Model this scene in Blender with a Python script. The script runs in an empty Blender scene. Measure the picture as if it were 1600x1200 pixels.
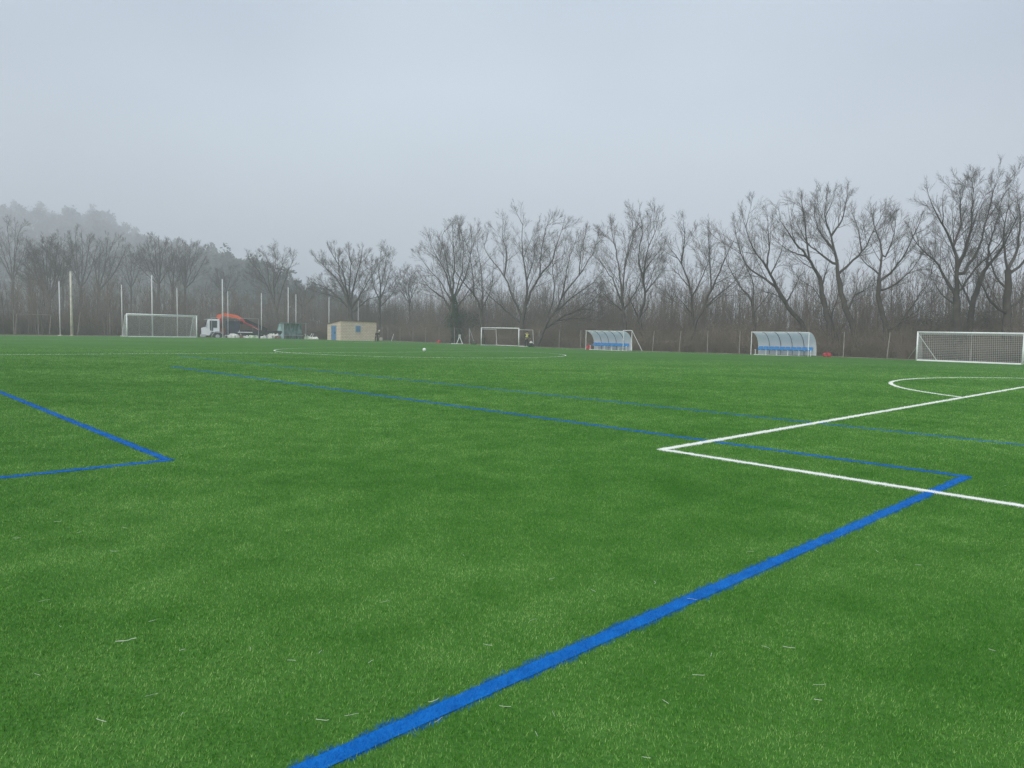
import bpy, bmesh, math, random
import numpy as np
from mathutils import Vector, Matrix

random.seed(7)
rng = np.random.default_rng(7)
scn = bpy.context.scene
COL = scn.collection

# ------------------------------------------------------------------ camera
FPX, PITCH, ROLL, CAMH, TH = 1124.1, 0.07284, 0.02042, 1.441, 0.80149   # focal length in px of a 1600 px wide frame
CA, CB = -0.056, 11.105            # where the photographer stands on the pitch (a: across, b: along)
cF = Vector((0, math.cos(PITCH), -math.sin(PITCH)))
_R0 = Vector((1, 0, 0)); _U0 = _R0.cross(cF)
cR = math.cos(ROLL)*_R0 + math.sin(ROLL)*_U0
cU = -math.sin(ROLL)*_R0 + math.cos(ROLL)*_U0
cam_d = bpy.data.cameras.new('camera')
cam = bpy.data.objects.new('camera', cam_d); COL.objects.link(cam)
cam_d.sensor_width = 36; cam_d.lens = 36*FPX/1600
cam_d.clip_start = 0.05; cam_d.clip_end = 3000
M = Matrix((cR, cU, -cF)).transposed().to_4x4(); M.translation = Vector((0, 0, CAMH))
cam.matrix_world = M
scn.camera = cam

# ------------------------------------------------------------------ light
SUN_EL, SUN_AZ = math.radians(36), math.radians(-155)
w = bpy.data.worlds.new('World'); scn.world = w; w.use_nodes = True
nt = w.node_tree; nt.nodes.clear()
def N(nt, t, **k):
    n = nt.nodes.new(t)
    for a, b in k.items(): setattr(n, a, b)
    return n
out = N(nt, 'ShaderNodeOutputWorld'); bg = N(nt, 'ShaderNodeBackground')
sky = N(nt, 'ShaderNodeTexSky', sky_type='NISHITA')
sky.sun_disc = False; sky.sun_elevation = SUN_EL; sky.sun_rotation = SUN_AZ
sky.air_density = 1.0; sky.dust_density = 3.0
tc = N(nt, 'ShaderNodeTexCoord')
mp = N(nt, 'ShaderNodeMapping'); mp.inputs['Scale'].default_value = (1, 1, 2.2)
nz = N(nt, 'ShaderNodeTexNoise'); nz.inputs['Scale'].default_value = 1.1; nz.inputs['Detail'].default_value = 3
nz.inputs['Roughness'].default_value = 0.45
cr = N(nt, 'ShaderNodeValToRGB')
cr.color_ramp.elements[0].position = 0.34; cr.color_ramp.elements[0].color = (0.355, 0.425, 0.53, 1)
cr.color_ramp.elements[1].position = 0.63; cr.color_ramp.elements[1].color = (0.585, 0.69, 0.785, 1)
sc_ = N(nt, 'ShaderNodeVectorMath', operation='SCALE'); sc_.inputs['Scale'].default_value = 9.0
mx = N(nt, 'ShaderNodeMix', data_type='RGBA'); mx.inputs['Factor'].default_value = 0.94
bg.inputs['Strength'].default_value = 0.081
nt.links.new(tc.outputs['Generated'], mp.inputs['Vector']); nt.links.new(mp.outputs['Vector'], nz.inputs['Vector'])
dt = N(nt, 'ShaderNodeVectorMath', operation='DOT_PRODUCT'); dt.inputs[1].default_value = (-0.16, 0.10, 0.20)
ad = N(nt, 'ShaderNodeMath', operation='ADD'); sb = N(nt, 'ShaderNodeMath', operation='SUBTRACT'); sb.inputs[1].default_value = 0.19
nt.links.new(tc.outputs['Generated'], dt.inputs[0]); nt.links.new(nz.outputs['Fac'], ad.inputs[0]); nt.links.new(dt.outputs['Value'], ad.inputs[1])
nt.links.new(ad.outputs[0], sb.inputs[0]); nt.links.new(sb.outputs[0], cr.inputs['Fac']); nt.links.new(cr.outputs['Color'], sc_.inputs[0])
nt.links.new(sky.outputs['Color'], mx.inputs['A']); nt.links.new(sc_.outputs['Vector'], mx.inputs['B'])
nt.links.new(mx.outputs['Result'], bg.inputs['Color']); nt.links.new(bg.outputs['Background'], out.inputs['Surface'])
sd = bpy.data.lights.new('sun', 'SUN'); sd.energy = 1.5; sd.angle = math.radians(50); sd.color = (1, 0.97, 0.93)
so = bpy.data.objects.new('sun', sd); COL.objects.link(so)
sv = Vector((math.sin(SUN_AZ)*math.cos(SUN_EL), math.cos(SUN_AZ)*math.cos(SUN_EL), math.sin(SUN_EL)))
so.rotation_euler = sv.to_track_quat('Z', 'Y').to_euler()
scn.view_settings.view_transform = 'Standard'; scn.view_settings.look = 'None'
scn.view_settings.exposure = 0.85; scn.view_settings.gamma = 1.0; scn.view_settings.use_curve_mapping = False
scn.cycles.volume_bounces = 3
scn.cycles.max_bounces = 6
scn.cycles.use_denoising = True
scn.cycles.denoiser = 'OPENIMAGEDENOISE'
scn.cycles.denoising_prefilter = 'NONE'
scn.cycles.adaptive_threshold = 0.005
scn.cycles.diffuse_bounces = 3
scn.cycles.transparent_max_bounces = 16

# ------------------------------------------------------------------ placing helpers
sT, cT = math.sin(TH), math.cos(TH)
PW, PL = 56.24, 96.91              # turf-plan width and length the markings are measured from
MID = PW/2
def sst(x): x = min(1.0, max(0.0, x)); return x*x*(3-2*x)
def H(a, b):
    """Height of the ground: the pitch falls slightly to its far corner, the service strip lies lower."""
    z = -0.2*sst((a-28)/27)*sst((b-30)/28)
    z -= 0.38*sst((b-100.5)/3)*sst((a-31)/4)
    d = max(a-57.5, 0); z -= 0.15*sst(d/4)
    return z
def wxy(a, b):
    da, db = a-CA, b-CB
    return (da*sT-db*cT, da*cT+db*sT)
def ab(x, y):
    return (x*sT+y*cT+CA, -x*cT+y*sT+CB)
def W(a, b, dz=0.0):
    x, y = wxy(a, b); return Vector((x, y, H(a, b)+dz))
def Hw(x, y): return H(*ab(x, y))
def ray(px, py):
    px, py = float(px), float(py); return FPX*cF+cR*(px-800)-cU*(py-600)
def at(px, py, Y):
    """Point seen at pixel (px,py) that is Y metres ahead."""
    d = ray(px, py); return Vector((0, 0, CAMH))+d*(float(Y)/d.y)
def on_a(px, a):
    """Ground point in image column px on the line a = const."""
    py = 540
    for _ in range(30):
        d = ray(px, py); x, y = d.x, d.y
        # solve t: a = t*(x*sT+y*cT)+CA
        t = (a-CA)/(x*sT+y*cT); X, Y = t*x, t*y; z = Hw(X, Y)
        v = Vector((X, Y, z-CAMH)); py = 600-FPX*v.dot(cU)/v.dot(cF)
    return Vector((X, Y, z))
def on_b(px, b):
    py = 530
    for _ in range(30):
        d = ray(px, py); x, y = d.x, d.y
        t = (b-CB)/(-x*cT+y*sT); X, Y = t*x, t*y; z = Hw(X, Y)
        v = Vector((X, Y, z-CAMH)); py = 600-FPX*v.dot(cU)/v.dot(cF)
    return Vector((X, Y, z))
def on_Y(px, Y):
    py = 530
    for _ in range(20):
        p = at(px, py, Y); z = Hw(p.x, p.y); v = Vector((p.x, p.y, z-CAMH)); py = 600-FPX*v.dot(cU)/v.dot(cF)
    return Vector((p.x, p.y, z))
ROT_A = math.atan2(cT, sT)         # world heading of +a
ROT_B = math.atan2(sT, -cT)        # world heading of +b

# ------------------------------------------------------------------ materials
def mat(name, col, rough=0.7, metal=0.0, spec=0.3, nscale=0, nvar=0.0, bump=0.0, trans=None, col2=None, detail=4, obj=False):
    m = bpy.data.materials.new(name); m.use_nodes = True
    t = m.node_tree; b = t.nodes['Principled BSDF']
    b.inputs['Base Color'].default_value = (*col, 1); b.inputs['Roughness'].default_value = rough
    b.inputs['Metallic'].default_value = metal; b.inputs['Specular IOR Level'].default_value = spec
    if nscale:
        c = N(t, 'ShaderNodeTexCoord'); n = N(t, 'ShaderNodeTexNoise'); n.inputs['Scale'].default_value = nscale
        n.inputs['Detail'].default_value = detail
        t.links.new(c.outputs['Object'], n.inputs['Vector'])
        r = N(t, 'ShaderNodeValToRGB'); e = r.color_ramp.elements
        lo = col2 if col2 else tuple(max(0, x*(1-nvar)) for x in col)
        hi = col if col2 else tuple(min(1, x*(1+nvar)) for x in col)
        e[0].position, e[0].color = 0.33, (*lo, 1); e[1].position, e[1].color = 0.68, (*hi, 1)
        t.links.new(n.outputs['Fac'], r.inputs['Fac']); t.links.new(r.outputs['Color'], b.inputs['Base Color'])
        if bump:
            bp = N(t, 'ShaderNodeBump'); bp.inputs['Strength'].default_value = bump; bp.inputs['Distance'].default_value = 0.02
            t.links.new(n.outputs['Fac'], bp.inputs['Height']); t.links.new(bp.outputs['Normal'], b.inputs['Normal'])
    if trans: b.inputs['Transmission Weight'].default_value = trans
    return m
MT = {}
MT['white'] = mat('white_paint', (0.84, 0.85, 0.84), 0.4, nscale=3, nvar=0.06)
MT['net'] = mat('net_cord', (0.75, 0.76, 0.76), 0.8)
MT['galv'] = mat('galvanised_steel', (0.42, 0.44, 0.45), 0.5, 0.3, nscale=2, nvar=0.12)
MT['pole'] = mat('pale_pole', (0.62, 0.63, 0.62), 0.55, nscale=1.2, nvar=0.12)
MT['conc'] = mat('weathered_concrete', (0.6, 0.56, 0.46), 0.85, nscale=1.5, nvar=0.25)
MT['fpost'] = mat('weathered_fence_post', (0.27, 0.25, 0.22), 0.8, nscale=2, nvar=0.25)
MT['rust'] = mat('weathered_pipe', (0.3, 0.26, 0.22), 0.8, nscale=4, nvar=0.25)
MT['bark'] = mat('bark', (0.068, 0.058, 0.05), 0.9, nscale=1.8, nvar=0.35)
MT['bark2'] = mat('pale_bark', (0.16, 0.14, 0.115), 0.9, nscale=1.8, nvar=0.35)
MT['twig'] = mat('twig_bark', (0.095, 0.077, 0.064), 0.9)
MT['twig2'] = mat('brown_twigs', (0.18, 0.148, 0.12), 0.9, nscale=0.35, nvar=0.3)
MT['brush'] = mat('dry_brush', (0.2, 0.158, 0.122), 0.9, nscale=0.25, nvar=0.35)
MT['ivy'] = mat('ivy_leaves', (0.04, 0.062, 0.034), 0.6, nscale=1.2, nvar=0.4)
MT['ever'] = mat('evergreen_leaves', (0.045, 0.06, 0.036), 0.7, nscale=0.9, nvar=0.35)
MT['pine'] = mat('hillside_foliage', (0.035, 0.05, 0.03), 0.8, nscale=0.06, nvar=0.45)
MT['pale_ground'] = mat('sandy_edge', (0.42, 0.36, 0.27), 0.95, nscale=1.5, nvar=0.3)
MT['blue_seat'] = mat('blue_plastic', (0.03, 0.22, 0.52), 0.4)
MT['rib'] = mat('dark_rib', (0.05, 0.07, 0.085), 0.5)
MT['black'] = mat('black_paint', (0.018, 0.02, 0.026), 0.5, nscale=2, nvar=0.3)
MT['navy'] = mat('navy_tarpaulin', (0.028, 0.034, 0.06), 0.6, nscale=2, nvar=0.3)
MT['orange'] = mat('orange_crane_paint', (0.75, 0.13, 0.05), 0.45, nscale=1.5, nvar=0.2)
MT['red'] = mat('red_paint', (0.42, 0.035, 0.045), 0.5, nscale=2, nvar=0.2)
MT['cab'] = mat('cab_paint', (0.72, 0.76, 0.78), 0.35, nscale=1.5, nvar=0.05)
MT['glass'] = mat('dark_glass', (0.035, 0.05, 0.055), 0.08, spec=0.6)
MT['tyre'] = mat('tyre_rubber', (0.03, 0.03, 0.03), 0.85)
MT['sack'] = mat('white_woven_sack', (0.66, 0.66, 0.6), 0.8, nscale=2.2, nvar=0.2)
MT['sackg'] = mat('green_printed_sack', (0.5, 0.62, 0.42), 0.8, nscale=3, nvar=0.3)
MT['dirt'] = mat('brown_debris', (0.16, 0.1, 0.08), 0.95, nscale=4, nvar=0.4)
MT['fibre'] = mat('loose_fibre', (0.75, 0.76, 0.66), 0.6)
MT['skin'] = mat('skin', (0.5, 0.3, 0.22), 0.6)
MT['hair'] = mat('dark_hair', (0.03, 0.025, 0.02), 0.8)
MT['cap'] = mat('white_cap', (0.75, 0.75, 0.73), 0.8)
MT['darkcloth'] = mat('dark_cloth', (0.025, 0.03, 0.03), 0.9)
MT['greycloth'] = mat('grey_cloth', (0.16, 0.2, 0.2), 0.9)
MT['vest'] = mat('yellow_vest', (0.75, 0.72, 0.22), 0.7)
MT['door'] = mat('blue_door_paint', (0.085, 0.2, 0.36), 0.5, nscale=3, nvar=0.2)
MT['frame'] = mat('grey_frame', (0.3, 0.35, 0.38), 0.6)
MT['ledge'] = mat('pale_render', (0.52, 0.5, 0.42), 0.9)
MT['roof'] = mat('brown_roof', (0.16, 0.11, 0.085), 0.9, nscale=3, nvar=0.3)

# old dugout sheet: green, streaked by algae
m = mat('green_sheet', (0.12, 0.21, 0.19), 0.5); MT['teal'] = m
t = m.node_tree; b = t.nodes['Principled BSDF']
c = N(t, 'ShaderNodeTexCoord'); mpp = N(t, 'ShaderNodeMapping'); mpp.inputs['Scale'].default_value = (2.2, 2.2, 0.7)
n = N(t, 'ShaderNodeTexNoise'); n.inputs['Scale'].default_value = 2; r = N(t, 'ShaderNodeValToRGB')
r.color_ramp.elements[0].position = .35; r.color_ramp.elements[0].color = (0.08, 0.18, 0.165, 1)
r.color_ramp.elements[1].position = .7; r.color_ramp.elements[1].color = (0.32, 0.46, 0.45, 1)
t.links.new(c.outputs['Object'], mpp.inputs['Vector']); t.links.new(mpp.outputs['Vector'], n.inputs['Vector'])
t.links.new(n.outputs['Fac'], r.inputs['Fac']); t.links.new(r.outputs['Color'], b.inputs['Base Color'])
# polycarbonate shell
m = mat('milky_polycarbonate', (0.86, 0.9, 0.93), 0.35, spec=0.5); MT['poly'] = m
t = m.node_tree; b = t.nodes['Principled BSDF']
tr = N(t, 'ShaderNodeBsdfTranslucent'); tr.inputs['Color'].default_value = (0.85, 0.9, 0.94, 1)
ms = N(t, 'ShaderNodeMixShader'); ms.inputs['Fac'].default_value = 0.5
o_ = t.nodes['Material Output']
t.links.new(b.outputs['BSDF'], ms.inputs[1]); t.links.new(tr.outputs['BSDF'], ms.inputs[2]); t.links.new(ms.outputs['Shader'], o_.inputs['Surface'])
# hut blockwork
m = mat('cream_blockwork', (0.5, 0.43, 0.33), 0.9); MT['block'] = m
t = m.node_tree; b = t.nodes['Principled BSDF']
uv = N(t, 'ShaderNodeTexCoord'); br = N(t, 'ShaderNodeTexBrick')
br.inputs['Color1'].default_value = (0.72, 0.6, 0.47, 1); br.inputs['Color2'].default_value = (0.64, 0.52, 0.4, 1)
br.inputs['Mortar'].default_value = (0.3, 0.25, 0.2, 1); br.inputs['Scale'].default_value = 1.0
br.inputs['Brick Width'].default_value = 0.4; br.inputs['Row Height'].default_value = 0.2; br.inputs['Mortar Size'].default_value = 0.014
ns = N(t, 'ShaderNodeTexNoise'); ns.inputs['Scale'].default_value = 1.6; ns.inputs['Detail'].default_value = 6
mm = N(t, 'ShaderNodeMix', data_type='RGBA', blend_type='MULTIPLY'); mm.inputs['Factor'].default_value = 0.15
t.links.new(uv.outputs['UV'], br.inputs['Vector']); t.links.new(uv.outputs['Object'], ns.inputs['Vector'])
t.links.new(br.outputs['Color'], mm.inputs['A']); t.links.new(ns.outputs['Color'], mm.inputs['B'])
t.links.new(mm.outputs['Result'], b.inputs['Base Color'])

# turf: shared colour recipe (world position) for blades and for the sheet under them
def turf_mat(name, blade, ca, cb_, gain=1.0):
    m = bpy.data.materials.new(name); m.use_nodes = True
    t = m.node_tree; b = t.nodes['Principled BSDF']; L = t.links.new
    g = N(t, 'ShaderNodeNewGeometry')
    def noise(sc, det=3, stretch=None):
        n = N(t, 'ShaderNodeTexNoise'); n.inputs['Scale'].default_value = sc; n.inputs['Detail'].default_value = det
        if stretch:
            mp = N(t, 'ShaderNodeMapping'); mp.inputs['Rotation'].default_value = (0, 0, stretch[1]); mp.inputs['Scale'].default_value = stretch[0]
            L(g.outputs['Position'], mp.inputs['Vector']); L(mp.outputs['Vector'], n.inputs['Vector'])
        else: L(g.outputs['Position'], n.inputs['Vector'])
        return n.outputs['Fac']
    def math_(op, x, y, z=None):
        n = N(t, 'ShaderNodeMath', operation=op)
        for i, v in enumerate([x, y] + ([z] if z is not None else [])):
            if isinstance(v, (int, float)): n.inputs[i].default_value = v
            else: L(v, n.inputs[i])
        return n.outputs[0]
    low = noise(0.45, 4); mid = noise(2.2, 4); big = noise(0.09, 2, ((1, 3.0, 1), ROT_A)); fine = noise(28, 2)
    s = math_('ADD', math_('MULTIPLY', low, 0.42), math_('MULTIPLY', mid, 0.6))
    s = math_('ADD', s, math_('MULTIPLY', big, 0.5))
    s = math_('ADD', s, math_('MULTIPLY', fine, 0.35 if blade else 0.5))
    if blade:
        at_ = N(t, 'ShaderNodeAttribute', attribute_name='rnd'); s = math_('ADD', s, math_('MULTIPLY', at_.outputs['Fac'], 0.75))
        lo, hi = 0.95, 1.85
    else: lo, hi = 0.68, 1.45
    f = math_('DIVIDE', math_('SUBTRACT', s, lo), hi-lo)
    r = N(t, 'ShaderNodeValToRGB'); L(f, r.inputs['Fac'])
    r.color_ramp.elements[0].position = 0.0; r.color_ramp.elements[0].color = (*ca, 1)
    r.color_ramp.elements[1].position = 1.0; r.color_ramp.elements[1].color = (*cb_, 1)
    if blade:
        e_ = r.color_ramp.elements.new(0.5); e_.color = (0.084, 0.272, 0.022, 1)
    L(r.outputs['Color'], b.inputs['Base Color'])
    b.inputs['Roughness'].default_value = 0.55 if blade else 0.9
    b.inputs['Specular IOR Level'].default_value = 0.12 if blade else 0.05
    if not blade:
        bp = N(t, 'ShaderNodeBump'); bp.inputs['Strength'].default_value = 0.6; bp.inputs['Distance'].default_value = 0.03
        L(noise(40, 3), bp.inputs['Height']); L(bp.outputs['Normal'], b.inputs['Normal'])
    return m
MT['turf'] = turf_mat('turf_sheet', False, (0.042, 0.14, 0.018), (0.102, 0.238, 0.05))
MT['blade'] = turf_mat('turf_blades', True, (0.018, 0.12, 0.007), (0.4, 0.6, 0.2))
def line_mat(name, lo, hi):
    m = bpy.data.materials.new(name); m.use_nodes = True
    t = m.node_tree; b = t.nodes['Principled BSDF']
    a_ = N(t, 'ShaderNodeAttribute', attribute_name='rnd'); g = N(t, 'ShaderNodeNewGeometry')
    n = N(t, 'ShaderNodeTexNoise'); n.inputs['Scale'].default_value = 9; t.links.new(g.outputs['Position'], n.inputs['Vector'])
    mth = N(t, 'ShaderNodeMath', operation='MULTIPLY_ADD'); mth.inputs[1].default_value = 0.6
    t.links.new(a_.outputs['Fac'], mth.inputs[0]); t.links.new(n.outputs['Fac'], mth.inputs[2])
    r = N(t, 'ShaderNodeValToRGB'); t.links.new(mth.outputs[0], r.inputs['Fac'])
    r.color_ramp.elements[0].position = 0.3; r.color_ramp.elements[0].color = (*lo, 1)
    r.color_ramp.elements[1].position = 1.0; r.color_ramp.elements[1].color = (*hi, 1)
    t.links.new(r.outputs['Color'], b.inputs['Base Color']); b.inputs['Roughness'].default_value = 0.6
    b.inputs['Specular IOR Level'].default_value = 0.12
    return m
MT['blue_line'] = line_mat('blue_fibre', (0.001, 0.085, 0.33), (0.003, 0.18, 0.58))
MT['white_line'] = line_mat('white_fibre', (0.66, 0.69, 0.63), (0.9, 0.92, 0.86))
# ground beyond the turf: leaf litter, mud, dry grass
m = mat('leaf_litter', (0.17, 0.125, 0.085), 0.95, nscale=0.8, nvar=0.4, detail=8, col2=(0.075, 0.065, 0.045), bump=0.6); MT['litter'] = m
MT['hill'] = mat('hill_ground', (0.07, 0.07, 0.045), 0.95, nscale=0.05, nvar=0.4)

# ------------------------------------------------------------------ mesh helpers
def mesh_obj(name, verts, faces, m, parent=None, smooth=False, attr=None):
    """verts Nx3 array, faces array (n x k) or list of arrays/lists."""
    me = bpy.data.meshes.new(name)
    verts = np.asarray(verts, dtype=np.float32)
    if isinstance(faces, np.ndarray): faces = [faces]
    if faces and not isinstance(faces[0], np.ndarray):
        me.from_pydata([tuple(v) for v in verts], [], [tuple(f) for f in faces])
    else:
        me.vertices.add(len(verts)); me.vertices.foreach_set('co', verts.ravel())
        loops = np.concatenate([f.ravel() for f in faces]).astype(np.int32)
        tot = np.concatenate([np.full(len(f), f.shape[1]) for f in faces]).astype(np.int32)
        st = np.concatenate([[0], np.cumsum(tot)[:-1]]).astype(np.int32)
        me.loops.add(len(loops)); me.loops.foreach_set('vertex_index', loops)
        me.polygons.add(len(tot)); me.polygons.foreach_set('loop_start', st); me.polygons.foreach_set('loop_total', tot)
    if smooth: me.polygons.foreach_set('use_smooth', np.ones(len(me.polygons), dtype=bool))
    if attr is not None:
        a = me.attributes.new('rnd', 'FLOAT', 'POINT'); a.data.foreach_set('value', np.asarray(attr, dtype=np.float32))
    me.update(calc_edges=True)
    me.materials.append(m)
    o = bpy.data.objects.new(name, me); COL.objects.link(o)
    if parent: o.parent = parent
    return o
def tag(o, label=None, cat=None, group=None, kind=None):
    if label: o['label'] = label
    if cat: o['category'] = cat
    if group: o['group'] = group
    if kind: o['kind'] = kind
    return o
def empty(name, loc=(0, 0, 0), rz=0.0):
    o = bpy.data.objects.new(name, None); COL.objects.link(o); o.location = loc; o.rotation_euler = (0, 0, rz)
    o.empty_display_size = 0.3
    return o
class MB:
    """Collects boxes, tubes and prisms, then links them as ONE mesh object."""
    def __init__(s): s.v = []; s.f = []
    def add(s, vs, fs):
        k = len(s.v); s.v += [tuple(v) for v in vs]; s.f += [tuple(i+k for i in f) for f in fs]; return s
    def box(s, x0, x1, y0, y1, z0, z1):
        return s.add([(x0,y0,z0),(x1,y0,z0),(x1,y1,z0),(x0,y1,z0),(x0,y0,z1),(x1,y0,z1),(x1,y1,z1),(x0,y1,z1)],
                     [(0,3,2,1),(4,5,6,7),(0,1,5,4),(1,2,6,5),(2,3,7,6),(3,0,4,7)])
    def tube(s, pts, r, k=8, caps=True):
        pts = [Vector(p) for p in pts]; n = len(pts)
        rs = r if isinstance(r, (list, tuple)) else [r]*n
        base = len(s.v); u = None
        for i, p in enumerate(pts):
            d = (pts[min(i+1, n-1)]-pts[max(i-1, 0)]).normalized()
            if u is None: u = d.orthogonal().normalized()
            else: u = (u-d*u.dot(d)).normalized()
            v = d.cross(u)
            for j in range(k):
                a = 2*math.pi*j/k; s.v.append(tuple(p+(u*math.cos(a)+v*math.sin(a))*rs[i]))
        for i in range(n-1):
            for j in range(k):
                a, b_ = base+i*k+j, base+i*k+(j+1) % k; s.f.append((a, b_, b_+k, a+k))
        if caps:
            s.f.append(tuple(base+j for j in reversed(range(k)))); s.f.append(tuple(base+(n-1)*k+j for j in range(k)))
        return s
    def prism(s, prof, y0, y1):
        """profile in x,z swept along y"""
        n = len(prof)
        vs = [(x, y0, z) for x, z in prof]+[(x, y1, z) for x, z in prof]
        fs = [tuple(range(n)), tuple(reversed(range(n, 2*n)))]+[(i, i+n, (i+1) % n+n, (i+1) % n) for i in range(n)]
        return s.add(vs, fs)
    def wheel(s, x, z, r, y0, y1, k=20):
        prof = [(x+r*math.cos(2*math.pi*i/k), z+r*math.sin(2*math.pi*i/k)) for i in range(k)]
        return s.prism(prof, y0, y1)
    def build(s, name, m, parent=None, bevel=0, smooth=False):
        o = mesh_obj(name, s.v, s.f, m, parent, smooth)
        if bevel:
            b = o.modifiers.new('bevel', 'BEVEL'); b.width = bevel; b.segments = 2; b.limit_method = 'ANGLE'
        return o
def tubes(P, R, k):
    """P (n,m,3), R (n,m) -> verts, quads for n tubes of m rings."""
    P = np.asarray(P, dtype=np.float32); R = np.asarray(R, dtype=np.float32)
    n, m_, _ = P.shape
    T = np.empty_like(P); T[:, 1:-1] = P[:, 2:]-P[:, :-2]; T[:, 0] = P[:, 1]-P[:, 0]; T[:, -1] = P[:, -1]-P[:, -2]
    T /= np.linalg.norm(T, axis=2, keepdims=True)+1e-9
    ref = np.where(np.abs(T[:, :1, 2:3]) < 0.9, np.array([0, 0, 1.]), np.array([1., 0, 0]))
    ref = np.broadcast_to(ref, P.shape)
    U = np.cross(T, ref); U /= np.linalg.norm(U, axis=2, keepdims=True)+1e-9
    V = np.cross(T, U)
    a = 2*np.pi*np.arange(k)/k
    ring = P[:, :, None, :]+R[:, :, None, None]*(U[:, :, None, :]*np.cos(a)[None, None, :, None]+V[:, :, None, :]*np.sin(a)[None, None, :, None])
    v = ring.reshape(-1, 3)
    idx = np.arange(n*m_*k).reshape(n, m_, k)
    q = np.stack([idx[:, :-1, :], np.roll(idx[:, :-1, :], -1, 2), np.roll(idx[:, 1:, :], -1, 2), idx[:, 1:, :]], -1).reshape(-1, 4)
    return v, q
class Cloud:
    def __init__(s): s.v = []; s.q = []; s.n = 0
    def add(s, v, q): s.v.append(v); s.q.append(q+s.n); s.n += len(v)
    def build(s, name, m, parent=None, smooth=True):
        return mesh_obj(name, np.concatenate(s.v), np.concatenate(s.q), m, parent, smooth)

# ------------------------------------------------------------------ terrain and pitch
def grid_sheet(name, a0, a1, b0, b1, step, dz, m, hf=H):
    na, nb = int(round((a1-a0)/step))+1, int(round((b1-b0)/step))+1
    A = np.linspace(a0, a1, na); B = np.linspace(b0, b1, nb)
    v = [(*wxy(a, b), hf(a, b)+dz) for a in A for b in B]
    i = np.arange(na*nb).reshape(na, nb)
    q = np.stack([i[:-1, :-1], i[1:, :-1], i[1:, 1:], i[:-1, 1:]], -1).reshape(-1, 4)
    return mesh_obj(name, np.array(v), q, m, smooth=True)
TA0, TA1, TB0, TB1 = -6.0, 56.2, -14.0, 100.2
o = grid_sheet('pitch', TA0, TA1, TB0, TB1, 1.0, 0.0, MT['turf']); tag(o, 'green artificial turf of the football pitch', kind='structure')
# ground all round: one sheet out to the horizon, just under the turf
def ground_h(x, y):
    a, b = ab(x, y); z = H(a, b)-0.06
    return z
def smooth_(x): x = np.clip(x, 0, 1); return x*x*(3-2*x)
xs = np.unique(np.concatenate([np.linspace(-900, -160, 20), np.linspace(-160, 160, 161), np.linspace(160, 900, 20)]))
ys = np.unique(np.concatenate([np.linspace(-300, -20, 10), np.linspace(-20, 160, 91), np.linspace(160, 1200, 30)]))
v = np.array([(x, y, ground_h(x, y)) for x in xs for y in ys]); i = np.arange(len(v)).reshape(len(xs), len(ys))
q = np.stack([i[:-1, :-1], i[1:, :-1], i[1:, 1:], i[:-1, 1:]], -1).reshape(-1, 4)
o = mesh_obj('ground', v, q, MT['litter'], smooth=True); tag(o, 'brown leaf litter and bare ground around the pitch', kind='structure')
# pale sandy edging strip round the turf
def strip(name, pts, width, dz, m, label, n_sub=1.0, blade_pts=None, wob=0.0):
    """flat strip along polyline of (a,b) points, following the ground height"""
    vs = []; L_ = []
    res = []
    for (p, q_) in zip(pts[:-1], pts[1:]):
        p = Vector(p); q_ = Vector(q_); n = max(1, int((q_-p).length/n_sub))
        for k in range(n): res.append(p.lerp(q_, k/n))
    res.append(Vector(pts[-1]))
    for k, p in enumerate(res):
        d = (res[min(k+1, len(res)-1)]-res[max(k-1, 0)]).normalized(); nn = Vector((-d.y, d.x))
        # mitre at sharp corners
        if 0 < k < len(res)-1:
            d1 = (p-res[k-1]).normalized(); d2 = (res[k+1]-p).normalized()
            c = max(0.35, math.cos(d1.angle(d2)/2)) if d1.length and d2.length else 1
        else: c = 1
        for s in (-1, 1):
            ww = width/2/c*(1+wob*math.sin(k*1.7+s)*math.sin(k*0.61))
            r = p+nn*s*ww; vs.append((*wxy(r.x, r.y), H(r.x, r.y)+dz))
    fs = [(2*k, 2*k+2, 2*k+3, 2*k+1) for k in range(len(res)-1)]
    return vs, fs
vs, fs = strip('path', [(TA0, TB1+0.45), (20, TB1+0.45)], 0.8, 0.015, MT['pale_ground'], '', wob=0.4)
k = len(vs); v2, f2 = strip('path', [(56.75, 96), (56.75, 6)], 0.9, 0.015, MT['pale_ground'], '', wob=0.45)
o = mesh_obj('path', vs+v2, fs+[tuple(x+k for x in f) for f in f2], MT['pale_ground']); tag(o, 'pale sandy edging strip along the turf', kind='structure')

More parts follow.
